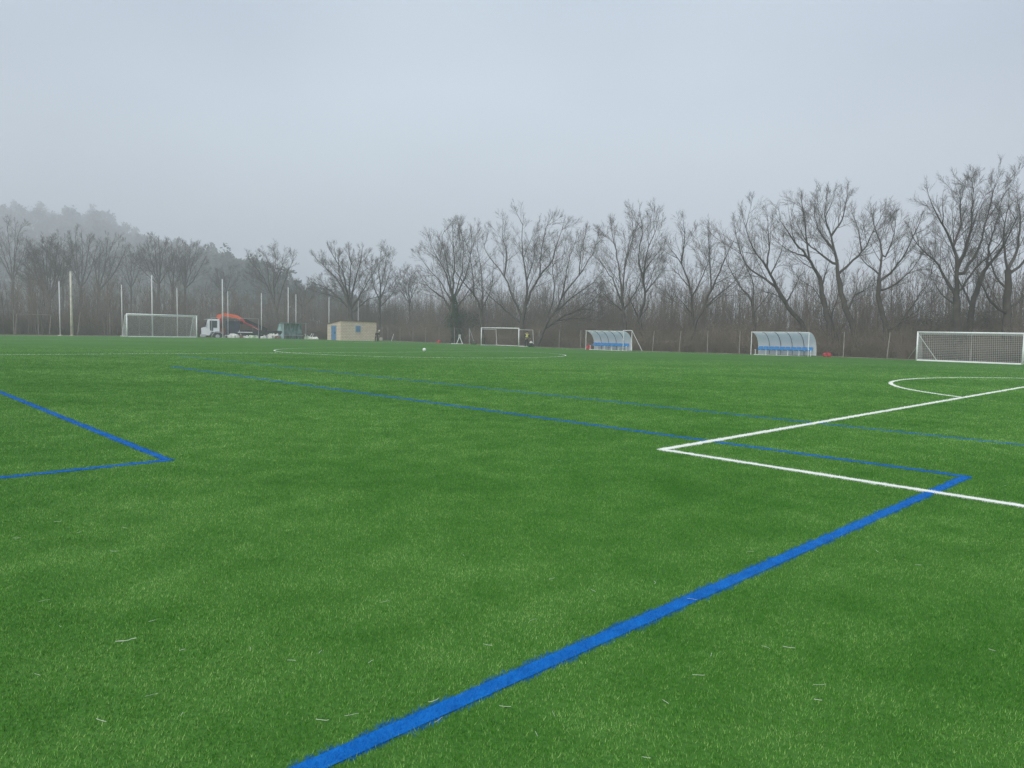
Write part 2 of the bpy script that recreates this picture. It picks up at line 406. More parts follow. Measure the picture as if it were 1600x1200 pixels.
# markings (a,b polylines). name, colour, width, points
def arc_pts(ca, cb_, r, t0, t1, n):
    return [(ca+r*math.cos(t0+(t1-t0)*i/n), cb_+r*math.sin(t0+(t1-t0)*i/n)) for i in range(n+1)]
PEN_D, PEN_W = 16.2, 20.61
BC = 25.05; BD, BHW, SD, SE, OFF = -0.47+9.14, 11.89, -0.47+3.06, 5.99, -0.47+12.5
LWD = 0.1
th0 = math.acos(5.5/9.15)
LINES = [
 ('white_line', 'thick white penalty area line with a sharp corner at right of the pitch', [(MID-PEN_W, -3), (MID-PEN_W, PEN_D), (MID+PEN_W, PEN_D), (MID+PEN_W, 0)], LWD+0.025),
 ('white_line', 'white penalty arc bulging from the near penalty area line', arc_pts(MID, PEN_D-5.5, 9.15, math.pi/2-th0, math.pi/2+th0, 40), LWD+0.025),
 ('white_line', 'white centre circle in the middle of the pitch', arc_pts(MID, PL/2, 9.15, 0, 2*math.pi, 72), LWD),
 ('white_line', 'long white halfway line running through the centre circle', [(0, PL/2), (52.6, PL/2)], LWD),
 ('white_line', 'white penalty area line in front of the far goal', [(MID-PEN_W, PL), (MID-PEN_W, PL-16.5), (MID+PEN_W, PL-16.5), (MID+PEN_W, PL)], LWD),
 ('white_line', 'white touchline in front of the curved dugouts', [(52.6, PL), (52.6, 38)], LWD*0.8),
 ('white_line', 'white goal line under the far netted goal', [(2, PL), (52.6, PL)], LWD*0.8),
 ('blue_line', 'broad blue line of the cross pitch area running to the bottom of the photo', [(-2.5, BC-BHW+0.015), (BD, BC-BHW), (BD, BC+BHW)], LWD),
 ('blue_line', 'blue corner of the small goal area at left edge of the photo', [(-0.4, BC-SE), (SD, BC-SE), (SD, BC+SE), (-0.4, BC+SE)], LWD),
 ('blue_line', 'long faint blue line crossing the middle of the pitch', [(OFF, -4), (OFF, 46)], LWD*0.7),
]
# grass blades near the camera -------------------------------------------------
def sample_blades():
    out_ = []
    Y0, Y1 = 1.1, 48.0
    tot = 0
    edges = np.concatenate([np.linspace(Y0, 4, 8), np.geomspace(4.4, Y1, 30)])
    for y0, y1 in zip(edges[:-1], edges[1:]):
        ym = (y0+y1)/2; hw = 0.74*y1+2.2
        dens = 21000 if ym < 3.5 else 21000*(3.5/ym)**1.75; dens *= 1-0.999*float(smooth_((ym-24)/24))
        n = int(dens*2*hw*(y1-y0)); 
        x = rng.uniform(-hw, hw, n); y = rng.uniform(y0, y1, n); out_.append(np.c_[x, y])
    return np.concatenate(out_)
B = sample_blades(); nB0 = len(B); B = np.vstack([B, sample_blades(), sample_blades()]); nB = len(B)
Yb = B[:, 1]
sT_, cT_ = sT, cT
Aa = B[:, 0]*sT+B[:, 1]*cT+CA; Bb = -B[:, 0]*cT+B[:, 1]*sT+CB
def seg_dist(a, b, pts):
    d = np.full(len(a), 1e9)
    for (p, q_) in zip(pts[:-1], pts[1:]):
        px, py = p; dx, dy = q_[0]-px, q_[1]-py; L2 = dx*dx+dy*dy
        t = np.clip(((a-px)*dx+(b-py)*dy)/L2, 0, 1)
        # square ends: extend by half a width
        d = np.minimum(d, np.hypot(a-px-t*dx, b-py-t*dy))
    return d
rag = rng.normal(0, 0.010, nB)+0.005*np.sin(Aa*9+Bb*7)+0.006*np.sin(Aa*23-Bb*31)+0.004*np.sin(Aa*51+Bb*13)
which = np.full(nB, -1)
for li, (nm, lb, pts, wd) in enumerate(LINES):
    which[(seg_dist(Aa, Bb, pts)+rag < wd/2)] = li
for li in [i_ for i_, l in enumerate(LINES) if l[0] == 'white_line']:
    nm, lb, pts, wd = LINES[li]; which[(seg_dist(Aa, Bb, pts)+rag < wd/2)] = li
keep = (which >= 0) | (np.arange(nB) < nB0)
B = B[keep]; Yb = Yb[keep]; Aa = Aa[keep]; Bb = Bb[keep]; which = which[keep]; nB = len(B)
print('blades', nB)
zB = -0.2*smooth_((Aa-28)/27)*smooth_((Bb-30)/28)
# pile lean field: sum of sines, so that neighbouring blades lean alike
def field(x, y, s):
    r = np.random.default_rng(s); f = np.zeros_like(x)
    for _ in range(7):
        kx, ky, ph = r.normal(0, 1), r.normal(0, 1), r.uniform(0, 6.28); sc = r.uniform(0.8, 5)
        f += np.sin(sc*(kx*x+ky*y)+ph)
    return f/2.6
az = rng.uniform(0, 2*np.pi, nB); lean_az = field(B[:, 0], B[:, 1], 3)*1.2+0.6
scale = np.maximum(1, Yb/4)
hgt = rng.uniform(0.009, 0.018, nB)*np.minimum(scale**0.35, 1.9)
wid = rng.uniform(0.0017, 0.0034, nB)*scale**0.8
lx = np.cos(lean_az)*0.16+rng.normal(0, 0.36, nB); ly = np.sin(lean_az)*0.16+rng.normal(0, 0.36, nB)
base = np.c_[B, zB-0.002]
du = np.c_[np.cos(az), np.sin(az), np.zeros(nB)]*wid[:, None]/2
tip = base+np.c_[lx*hgt, ly*hgt, hgt]
tri = np.stack([base-du, base+du, tip], 1)         # nB,3,3
rnd = np.repeat(rng.uniform(0, 1, nB), 3)
def blades_of(mask, name, m):
    v = tri[mask].reshape(-1, 3); f = np.arange(len(v)).reshape(-1, 3)
    return v, f, rnd.reshape(-1, 3)[mask].ravel()
v, f, r_ = blades_of(which == -1, 'grass', MT['blade'])
o = mesh_obj('grass', v, f, MT['blade'], attr=r_); tag(o, 'short green synthetic grass blades of the pitch', 'grass', kind='stuff')
for li, (nm, lb, pts, wd) in enumerate(LINES):
    sv_, sf = strip(nm, pts, wd*0.8, 0.005 if nm == 'blue_line' else 0.008, None, '', n_sub=1.0)
    v, f, r_ = blades_of(which == li, nm, None)
    vv = np.concatenate([np.array(sv_), v]); ff = [np.array(sf), f+len(sv_)]
    o = mesh_obj(nm, vv, ff if len(f) else np.array(sf), MT[nm], attr=np.r_[np.full(len(sv_), 0.5), r_]); tag(o, lb, kind='structure')
# loose pale fibres lying on the turf
fb = MB()
spots = [(213, 993), (247, 1079), (286, 1108), (185, 858), (120, 830), (538, 1114), (575, 1032), (608, 935), (1045, 1095), (1082, 1050),
         (838, 963), (867, 1115), (462, 1028), (755, 1002), (780, 1098), (1272, 1088), (1545, 1010), (1190, 1005), (20, 838), (88, 803), (1440, 880), (150, 1118)]
for k in range(32): spots.append((random.uniform(0, 1600), 660+540*random.random()**0.8))
for (px, py) in spots:
    d = ray(px, py); t = -(CAMH-0.03)/d.z; p = Vector((0, 0, CAMH))+d*t
    a0 = random.uniform(0, 6.28); ln = random.uniform(0.025, 0.055) if (px, py) != (213, 993) else 0.09; bend = random.choice((0, .3, -.4, 1.2, -1.6, .1))*random.random()
    pts = []
    q_ = Vector((p.x, p.y, 0.019))
    for s in range(6):
        pts.append(q_.copy()); q_ = q_+Vector((math.cos(a0), math.sin(a0), 0))*ln/5; q_.z = 0.019+0.001*s*random.random(); a0 += bend/5 if (px, py) != (213, 993) else (.7, -.6, -.6, .6, .6, 0)[s]
    fb.tube(pts, random.uniform(.0004, .0008) if (px, py) != (213, 993) else 0.0013, 4)
o = fb.build('loose_fibres', MT['fibre']); tag(o, 'stray pale fibres scattered on the turf', 'fibres', kind='stuff')

# ------------------------------------------------------------------ trees
def norm(a): return a/(np.linalg.norm(a, axis=-1, keepdims=True)+1e-9)
def grow(P0, D0, L0, R0, nseg, wander, up, r):
    n = len(P0); P = np.empty((n, nseg+1, 3)); D = norm(D0.copy()); P[:, 0] = P0
    for s in range(nseg):
        P[:, s+1] = P[:, s]+D*(L0/nseg)[:, None]
        D = norm(D+r.normal(0, wander, (n, 3))+np.array([0, 0, up]))
    tt = np.linspace(1, 0.35, nseg+1)
    return P, R0[:, None]*tt[None]
def spawn(P, R, nchild, ang, ratio, r, tmin=0.2, length=None, flat=1.0):
    """children of polylines P (n,m,3)."""
    n, m_, _ = P.shape
    t = (np.arange(nchild)+r.uniform(0, 1, (n, nchild)))/nchild*(1-tmin)+tmin
    t = np.clip(t, 0, 0.995)
    f = t*(m_-1); i0 = f.astype(int); fr = (f-i0)[..., None]
    ar = np.arange(n)[:, None]
    p = P[ar, i0]*(1-fr)+P[ar, i0+1]*fr; d = norm(P[ar, i0+1]-P[ar, i0])
    rr = R[ar, i0]
    rv = r.normal(0, 1, p.shape); perp = norm(rv-d*np.sum(rv*d, -1, keepdims=True))
    an = np.radians(r.normal(ang, 9, t.shape))[..., None]
    nd = d*np.cos(an)+perp*np.sin(an)
    if length is None: length = np.sum(np.linalg.norm(np.diff(P, axis=1), axis=2), axis=1)
    ln = length[:, None]*ratio*(1.2-0.85*t)*r.uniform(0.7, 1.25, t.shape)
    return p.reshape(-1, 3), nd.reshape(-1, 3), ln.ravel(), (rr*0.55).ravel()
def resample(pts, m_):
    pts = np.array(pts, dtype=float)
    # Catmull-Rom
    if len(pts) > 2:
        q_ = []
        ext = np.vstack([2*pts[0]-pts[1], pts, 2*pts[-1]-pts[-2]])
        for i in range(1, len(ext)-2):
            for t in np.linspace(0, 1, 6, endpoint=False):
                p0, p1, p2, p3 = ext[i-1:i+3]
                q_.append(0.5*((2*p1)+(-p0+p2)*t+(2*p0-5*p1+4*p2-p3)*t*t+(-p0+3*p1-3*p2+p3)*t**3))
        q_.append(pts[-1]); pts = np.array(q_)
    s = np.r_[0, np.cumsum(np.linalg.norm(np.diff(pts, axis=0), axis=1))]
    u = np.linspace(0, s[-1], m_)
    return np.c_[[np.interp(u, s, pts[:, k]) for k in range(3)]].T, s[-1]
def make_tree(label, Y, limbs, seed, group, dens=1.0, reach=1.0, name='bare_tree', bark='bark', twr=0.008, sub=1.0, l4=True):
    """limbs: (r0, r1, [(px,py)...]); a first point with py=None stands on the ground. Y: metres ahead."""
    r = np.random.default_rng(seed)
    tr = Cloud(); cr_ = Cloud(); P1 = []; R1 = []; L1 = []
    base = None; known = {}; done = []
    for li, (r0, r1, pts) in enumerate(limbs):
        w3 = []; slope = 0.0 if li == 0 else r.uniform(-0.7, 0.7)
        y_off = 0.0; q0 = None
        if li and pts[0][1] is not None and base is not None:      # grow out of the nearest earlier limb
            t0 = at(pts[0][0], pts[0][1], Y); dr = t0-Vector((0, 0, CAMH)); allp = np.concatenate(done)
            sc_n = allp[:, 1]/dr.y; e2 = (allp[:, 0]/allp[:, 1]-dr.x/dr.y)**2+((allp[:, 2]-CAMH)/allp[:, 1]-dr.z/dr.y)**2
            j = int(e2.argmin()); w3.append(tuple(allp[j])); y_off = float(allp[j, 1])-Y
            if e2[j]**.5*FPX < 4: pts = pts[1:]; q0 = (pxy(allp[j]))
        for k, (x, y) in enumerate(pts):
            if y is None:
                p = on_Y(x, Y); p.z -= 0.15
            else:
                p = at(x, y, Y+y_off)
                if q0 is not None:
                    dd = math.hypot(x-q0[0], (y-(q0[1] if q0[1] is not None else y)))*Y/FPX
                    y_off += slope*dd*0.8; p = at(x, y, Y+y_off)
            q0 = (x, y); known[(x, y)] = y_off
            w3.append(tuple(p))
        if base is None: base = Vector(w3[0])
        L3, ln = resample(w3, 12)
        wob = r.normal(0, 0.012*ln, L3.shape)*0.4; wob[0] = 0
        L3 = L3+wob
        done.append(resample(L3, 40)[0])
        rad = r0+(r1*(.6 if li else 1)-r0)*np.linspace(0, 1, 12)**(.7 if li else 1)
        if li == 0 and pts[0][1] is None: rad[0] *= 1.35
        v, q_ = tubes(L3[None]-np.array(base), rad[None], 8); tr.add(v, q_)
        if not (li == 0 and len(limbs) > 1 and pts[0][1] is None):
            P1.append(L3); R1.append(rad); L1.append(ln)
        elif ln > 3 and len(limbs) == 1: P1.append(L3); R1.append(rad); L1.append(ln)
    P = np.array(P1); R = np.array(R1); L = np.array(L1)
    b = np.array(base)
    big = L > 3.2
    if big.any():
        lv = spawn(P[big], R[big], 3, 34, 0.62*reach, r, tmin=0.08, length=np.clip(L[big], 3, 9))
        X, S = grow(lv[0], lv[1], lv[2], np.clip(R[big].mean(1).repeat(3)*.5, .02, .06), 11, .05, .035, r)
        X = X.copy(); S = S*np.linspace(1, .55, 12)[None]
        tr.add(*tubes(X-b, S, 5)); P = np.concatenate([P, X]); R = np.concatenate([R, S]); L = np.r_[L, lv[2]]
    # level 1 on limbs: number by length
    n1 = max(4, int(round(10*dens)))
    lv = spawn(P, R, n1, 33, 0.5*reach, r, tmin=0.12, length=np.clip(L, 3.5, 7))
    kp = r.uniform(0, 1, len(lv[0])) < np.repeat(np.clip(L/6.5, .25, 1), n1)
    lv = tuple(x[kp] for x in lv)
    # leader continues
    endp = P[:, -1]; endd = norm(P[:, -1]-P[:, -3]); 
    p0 = np.vstack([lv[0], endp]); d0 = np.vstack([lv[1], endd+np.array([0, 0, 0.25])]); l0 = np.r_[lv[2], np.minimum(L*.22, 1.0)*reach]; r0_ = np.r_[np.clip(lv[3]*.5, .009, 0.022), R[:, -1]]
    Q1, S1 = grow(p0, d0, l0, np.maximum(r0_, 0.009), 6, 0.045, 0.06, r)
    b = np.array(base)
    cr_.add(*tubes(Q1-b, S1, 4))
    lv = spawn(Q1, S1, max(4, int(round(7*dens))), 27, 0.55, r, tmin=0.12)
    kq = r.uniform(0, 1, len(lv[0])) < np.repeat(np.clip(l0/1.25, .3, 1), len(lv[0])//len(l0)); lv = tuple(x[kq] for x in lv)
    Q2, S2 = grow(lv[0], lv[1], np.maximum(lv[2], 0.35), np.clip(lv[3], twr*.75, 0.0085), 4, 0.045, 0.06, r)
    cr_.add(*tubes(Q2-b, S2, 3))
    lv = spawn(Q2, S2, max(3, int(round(5*dens*sub))), 24, 0.6, r, tmin=0.1)
    Q3, S3 = grow(lv[0], lv[1], np.maximum(lv[2], 0.28), np.full(len(lv[2]), twr*.7), 3, 0.05, 0.06, r)
    cr_.add(*tubes(Q3-b, S3, 3))
    if l4:
        lv = spawn(Q3, S3, 1, 24, 0.7, r, tmin=0.1)
        Q4, S4 = grow(lv[0], lv[1], np.maximum(lv[2], 0.2), np.full(len(lv[2]), twr*0.5), 2, 0.08, 0.05, r)
        cr_.add(*tubes(Q4-b, S4, 3))
    e = empty(name, base); tag(e, label, 'tree', group)
    tr.build('trunk', MT[bark], e); cr_.build('crown', MT['twig'], e)
    return e
def pxy(p):
    v = Vector((float(p[0]), float(p[1]), float(p[2])-CAMH)); d = v.dot(cF); return (800+FPX*v.dot(cR)/d, 600-FPX*v.dot(cU)/d)
def fan(px, pyf, cx, w_, top, n, seed, r=0.12, low=0.35):
    """n limbs fanning from fork (px,pyf) to a domed crown of width w_ whose top is at pixel row top"""
    q_ = random.Random(seed); L_ = []
    for i in range(n):
        u = (i+0.5)/n*2-1+q_.uniform(-0.08, 0.08); x1 = cx+u*w_/2
        y1 = top+(pyf-top)*(0.08+low*abs(u)**2.2)+q_.uniform(0, 0.06)*(pyf-top)
        s = (px+q_.uniform(-1, 1), pyf+q_.uniform(-0.05, 0.1)*(pyf-top)*-1)
        mxp = s[0]+(x1-s[0])*0.55+q_.uniform(-2, 2); myp = s[1]+(y1-s[1])*(0.42+0.1*abs(u)*-1)
        L_.append((r*q_.uniform(0.6, 1), r*0.28, [(px, pyf), (mxp, myp), (x1, y1+(pyf-top)*0.12)]))
    return L_
ROWG = 'bare riverside trees standing behind the pitch fence'
T = make_tree
T('tallest bare tree with wide crown, right above the netted goal at right', 53, [
 (.30, .24, [(1498, None), (1496, 515), (1494, 463)]),
 (.14, .035, [(1494, 463), (1476, 432), (1461, 407), (1436, 386), (1424, 364)]),
 (.2, .035, [(1494, 463), (1496, 420), (1490, 386), (1472, 350), (1457, 322), (1450, 304)]),
 (.16, .03, [(1496, 420), (1505, 396), (1516, 364), (1518, 330), (1522, 294)]),
 (.14, .03, [(1503, 430), (1530, 386), (1543, 335), (1551, 302), (1557, 286)]),
 (.1, .03, [(1490, 386), (1500, 355), (1500, 318), (1508, 290)]),
 (.1, .03, [(1500, 455), (1525, 418), (1560, 384), (1582, 345)]),
 (.08, .02, [(1495, 480), (1470, 458), (1456, 436)])], 11, ROWG, 1.1, .85)
T('second trunk leaning right behind the goal at right, crossing the tallest tree', 55, [
 (.24, .18, [(1510, None), (1519, 480), (1530, 443)]),
 (.17, .03, [(1530, 443), (1542, 417), (1562, 393), (1580, 360), (1590, 335)]),
 (.1, .03, [(1519, 480), (1505, 450), (1492, 425), (1483, 400)]),
 (.1, .03, [(1542, 417), (1546, 380), (1556, 350), (1563, 325)])], 12, ROWG, .9, .85)
T('straight thick-trunked bare tree cut by the right edge of the photo', 52, [
 (.34, .2, [(1572, None), (1573, 500), (1575, 422)]),
 (.14, .03, [(1575, 422), (1588, 393), (1594, 345), (1590, 305)]),
 (.12, .03, [(1576, 430), (1598, 410), (1620, 375), (1632, 335)]),
 (.12, .03, [(1571, 490), (1548, 472), (1532, 440), (1522, 415)]),
 (.1, .03, [(1573, 452), (1556, 434), (1548, 400), (1540, 370)]),
 (.1, .03, [(1580, 479), (1602, 460), (1625, 425)]),
 (.1, .03, [(1575, 422), (1568, 380), (1572, 340), (1577, 312)])], 13, ROWG, 1, .85)
T('bare tree with crooked trunk, left of the goal at right', 58, [
 (.24, .17, [(1387, None), (1384, 510), (1374, 472), (1373, 437)]),
 (.12, .03, [(1373, 437), (1377, 411), (1376, 380), (1366, 352), (1361, 332)]),
 (.12, .03, [(1373, 440), (1396, 422), (1416, 393), (1428, 367), (1436, 350)]),
 (.1, .03, [(1379, 454), (1400, 443), (1424, 422), (1440, 400)]),
 (.1, .025, [(1390, 515), (1410, 500), (1430, 472), (1452, 434), (1458, 415)]),
 (.08, .025, [(1371, 428), (1349, 408), (1340, 392)]),
 (.08, .025, [(1384, 400), (1396, 370), (1400, 340)])], 14, ROWG, .95)
T('tall bare tree leaning left with long upright limb, right of the nearer dugout', 60, [
 (.3, .2, [(1350, None), (1332, 510), (1318, 472), (1310, 434)]),
 (.18, .03, [(1310, 434), (1306, 400), (1298, 366), (1289, 340), (1291, 312)]),
 (.12, .03, [(1310, 430), (1334, 407), (1352, 388), (1362, 366), (1378, 336)]),
 (.08, .025, [(1347, 394), (1341, 358), (1333, 335)]),
 (.12, .03, [(1303, 412), (1278, 393), (1261, 378), (1246, 350)]),
 (.1, .03, [(1298, 368), (1316, 342), (1322, 315), (1324, 300)]),
 (.1, .025, [(1326, 484), (1334, 463), (1352, 453), (1372, 440)]),
 (.08, .025, [(1302, 395), (1280, 360), (1272, 330), (1275, 305)])], 15, ROWG, .95)
T('dark twin-stemmed bare tree just right of the nearer dugout', 61, [
 (.26, .18, [(1298, None), (1296, 510), (1291, 487), (1280, 435)]),
 (.2, .14, [(1312, None), (1306, 525), (1298, 500), (1292, 486)]),
 (.16, .03, [(1280, 435), (1264, 405), (1247, 384), (1231, 362), (1218, 342)]),
 (.1, .03, [(1264, 405), (1260, 370), (1257, 340), (1254, 318)]),
 (.08, .02, [(1259, 400), (1236, 393), (1215, 379)]),
 (.1, .02, [(1284, 450), (1292, 420), (1298, 404)]),
 (.08, .02, [(1290, 487), (1274, 454), (1252, 438), (1240, 428)]),
 (.09, .02, [(1297, 500), (1310, 461), (1318, 440)])], 16, ROWG, .9)
T('bare tree leaning far left from behind the nearer dugout', 64, [
 (.24, .16, [(1268, None), (1256, 510), (1236, 487), (1213, 449)]),
 (.14, .03, [(1213, 449), (1198, 417), (1180, 393), (1168, 365), (1162, 342)]),
 (.12, .03, [(1213, 449), (1189, 431), (1168, 417), (1152, 380), (1147, 350)]),
 (.1, .03, [(1198, 417), (1202, 390), (1200, 356), (1198, 338)]),
 (.08, .02, [(1233, 477), (1216, 463), (1192, 454), (1180, 448)]),
 (.09, .02, [(1230, 472), (1246, 440), (1252, 424)]),
 (.08, .02, [(1205, 430), (1220, 395), (1225, 370)])], 17, ROWG, .9)
T('slender bare tree rising above the left end of the nearer dugout', 67, [
 (.17, .12, [(1180, None), (1179, 517), (1176, 478)]),
 (.11, .025, [(1176, 478), (1170, 463), (1151, 440), (1137, 412), (1132, 388)]),
 (.1, .025, [(1176, 478), (1176, 440), (1165, 415), (1160, 395)]),
 (.08, .02, [(1179, 490), (1198, 463), (1208, 445)])], 18, ROWG, .8)
T('wide V-forked bare tree midway between the two dugouts', 70, [
 (.24, .17, [(1082, None), (1083, 528), (1084, 512)]),
 (.16, .04, [(1084, 512), (1081, 482), (1078, 449), (1064, 412), (1045, 386)]),
 (.18, .04, [(1085, 512), (1098, 484), (1112, 454), (1122, 431), (1135, 400), (1146, 376)]),
 (.1, .03, [(1064, 412), (1070, 375), (1068, 348)]),
 (.1, .03, [(1100, 482), (1122, 461), (1149, 438), (1160, 420)]),
 (.09, .03, [(1082, 468), (1098, 431), (1106, 410), (1110, 380)]),
 (.09, .03, [(1112, 454), (1109, 405), (1107, 365)]),
 (.07, .02, [(1082, 492), (1060, 466), (1050, 460)]),
 (.08, .02, [(1078, 449), (1062, 430), (1058, 412)])], 19, ROWG, .9)
T('broad-crowned bare tree directly above the farther dugout', 75, [
 (.25, .18, [(980, None), (977, 518), (974, 490)]),
 (.14, .035, [(974, 490), (974, 462), (975, 431), (980, 397), (990, 360)]),
 (.12, .03, [(974, 478), (959, 440), (948, 424), (935, 400)]),
 (.13, .03, [(974, 465), (966, 414), (959, 375), (955, 350)]),
 (.13, .03, [(977, 485), (998, 446), (1004, 415)]),
 (.1, .02, [(973, 487), (954, 470), (938, 453)]),
 (.08, .02, [(978, 420), (985, 385), (996, 350)])], 20, ROWG, 1)
T('tall bare tree with slanting trunk just right of the farther dugout', 74, [
 (.22, .15, [(1012, None), (1003, 518), (998, 498)]),
 (.16, .04, [(998, 498), (1009, 457), (1002, 431), (998, 392), (1004, 360), (1000, 335)]),
 (.1, .03, [(998, 498), (986, 472), (980, 455)]),
 (.11, .03, [(1004, 440), (1010, 397), (1022, 366), (1029, 340)]),
 (.1, .02, [(1009, 457), (1024, 438), (1040, 416)]),
 (.09, .02, [(1002, 431), (1016, 410), (1036, 385)]),
 (.08, .02, [(1000, 495), (1012, 480), (1013, 455)])], 21, ROWG, 1)
T('big multi-stemmed bare tree rising behind the small goal frame', 87, [
 (.3, .22, [(816, None), (816, 505), (820, 480)]),
 (.18, .04, [(820, 480), (823, 451), (820, 418), (816, 380), (817, 348)]),
 (.18, .04, [(816, 500), (804, 468), (792, 440), (781, 423), (762, 398), (755, 380)]),
 (.12, .03, [(790, 432), (792, 397), (784, 364), (787, 348)]),
 (.18, .04, [(820, 480), (828, 458), (844, 431), (861, 410), (870, 381), (880, 355)]),
 (.1, .03, [(844, 431), (846, 392), (853, 358), (857, 346)]),
 (.12, .03, [(815, 508), (783, 479), (762, 459), (745, 436)]),
 (.09, .03, [(822, 440), (834, 405), (836, 375)])], 22, ROWG, 1.05)
T('sprawling bare tree throwing low limbs right, left of the farther dugout', 80, [
 (.28, .2, [(838, None), (844, 528), (850, 514)]),
 (.15, .03, [(850, 514), (879, 496), (918, 476), (944, 452)]),
 (.16, .04, [(848, 514), (862, 492), (879, 479), (897, 462), (924, 444), (934, 432)]),
 (.13, .03, [(852, 505), (859, 483), (866, 457), (863, 418), (868, 380)]),
 (.13, .03, [(868, 486), (887, 451), (905, 431), (925, 398), (934, 372)]),
 (.1, .03, [(879, 465), (889, 407), (900, 375)]),
 (.09, .02, [(870, 500), (900, 498), (930, 500)]),
 (.08, .02, [(900, 487), (918, 483), (935, 488)]),
 (.08, .02, [(905, 431), (908, 395), (915, 365)])], 23, ROWG, 1)
T('dark ivy-clad bare tree with many ascending limbs, left of the small goal', 92, [
 (.4, .3, [(712, None), (709, 500), (707, 462)]),
 (.2, .04, [(708, 492), (692, 465), (672, 450), (657, 432)]),
 (.15, .03, [(707, 462), (696, 425), (682, 400), (672, 380)]),
 (.15, .03, [(707, 462), (710, 410), (708, 375), (712, 352)]),
 (.15, .03, [(708, 470), (728, 430), (736, 392), (735, 362)]),
 (.13, .03, [(712, 490), (736, 450), (752, 430)]),
 (.12, .03, [(707, 458), (700, 420), (690, 375), (694, 360)]),
 (.12, .03, [(706, 475), (688, 440), (668, 418), (656, 400)]),
 (.12, .03, [(710, 470), (722, 420), (724, 380), (720, 358)])], 24, ROWG, 1.05)
T('bare tree with long curved limb leaning left over the small goal', 88, [
 (.22, .15, [(756, None), (753, 512), (752, 490)]),
 (.14, .04, [(752, 490), (744, 466), (728, 446), (712, 425), (700, 400)]),
 (.11, .03, [(752, 492), (754, 450), (750, 410), (742, 375)]),
 (.1, .03, [(740, 462), (738, 420), (730, 385), (722, 365)]),
 (.1, .03, [(752, 480), (768, 450), (770, 420)])], 25, ROWG, .9)
T('broad domed bare tree rising behind the cream hut', 110, [
 (.4, .3, [(548, None), (548, 500), (547, 482)]),
 (.2, .05, [(547, 484), (530, 466), (510, 450), (486, 441)]),
 (.2, .05, [(547, 484), (539, 460), (526, 436), (504, 414), (490, 400)]),
 (.2, .05, [(546, 480), (536, 428), (522, 402), (514, 388)]),
 (.2, .05, [(548, 480), (546, 446), (548, 416), (545, 388)]),
 (.2, .05, [(550, 480), (555, 440), (564, 406), (566, 392)]),
 (.2, .05, [(550, 484), (566, 456), (577, 436), (588, 418)]),
 (.15, .04, [(552, 488), (572, 470), (594, 463), (605, 456)]),
 (.15, .04, [(530, 466), (512, 460), (494, 456)]),
 (.15, .04, [(541, 455), (530, 430), (530, 398)])], 26, ROWG, 1.15, .9, twr=.009)
T('bare tree standing close right of the domed tree beyond the hut', 112, [
 (.26, .18, [(594, None), (593, 495), (594, 470)]),
 (.16, .04, [(594, 470), (594, 445), (592, 420), (595, 398)]),
 (.12, .03, [(594, 468), (606, 436), (612, 412)]),
 (.12, .03, [(594, 472), (582, 440), (580, 410)]),
 (.1, .03, [(594, 450), (602, 415), (604, 395)]),
 (.1, .03, [(595, 480), (612, 460), (618, 440)])], 27, ROWG, 1.0, .9, twr=.009)
T('bare tree with fan crown standing behind the old green dugout', 122, [
 (.28, .2, [(440, None), (434, 495), (428, 474)]),
 (.15, .04, [(428, 474), (416, 442), (402, 422), (390, 408)]),
 (.15, .04, [(428, 474), (420, 440), (418, 408), (411, 392)]),
 (.15, .04, [(430, 476), (428, 436), (431, 410), (429, 392)]),
 (.15, .04, [(434, 488), (441, 450), (453, 420), (459, 400)]),
 (.1, .03, [(430, 450), (440, 420), (444, 396)]),
 (.1, .03, [(418, 446), (400, 432), (388, 428)])], 28, ROWG, 1.05, .9, twr=.0095)
FARG = 'misty bare trees behind the far goal'
def ftree(label, px, pyf, cx, w_, top, n, Y, seed, r=.2, dens=.95):
    T(label, Y, [(r*1.4, r, [(px, None), (px, pyf+20), (px, pyf)])]+fan(px, pyf, cx, w_, top, n, seed, r*.75), seed, FARG, dens, .95, twr=.010, l4=True)
ftree('misty bare tree with broad fan crown above the far netted goal', 248, 445, 240, 66, 358, 7, 135, 31, .26)
ftree('narrow misty bare tree right of the fan-crowned one above the far goal', 270, 455, 273, 34, 364, 4, 140, 32)
ftree('misty bare tree above the white truck cab', 289, 452, 298, 48, 364, 5, 142, 33)
ftree('tall misty bare tree left of the far netted goal', 126, 450, 124, 62, 340, 6, 140, 34, .25)
ftree('misty bare tree leaning right of the far goal net poles', 154, 455, 172, 60, 348, 6, 145, 35, .25)
ftree('pale misty bare tree at the left edge of the photo', 20, 440, 16, 66, 322, 6, 150, 36, .25)
ftree('dense brown-tipped bare tree above the rusty goal frame', 77, 470, 72, 74, 360, 9, 118, 37, .24, 1.15)
ftree('slim misty bare tree between the rusty frame and the tall pole', 98, 450, 95, 40, 345, 4, 148, 38)
ftree('faint bare tree high over the far goal against the hill', 205, 450, 205, 46, 372, 5, 155, 39)
ftree('small misty bare tree just above the orange crane', 352, 460, 350, 50, 412, 5, 150, 40, .16)
ftree('bare sapling-like tree between the hut tree and the ivy-clad tree', 640, 475, 638, 44, 415, 6, 112, 41, .13)
ftree('low bare tree beyond the gap left of the domed tree', 472, 480, 470, 44, 438, 5, 130, 42, .13)
ftree('slim bare tree behind the gap right of the farther dugout', 1050, 470, 1046, 40, 430, 5, 100, 43, .12)

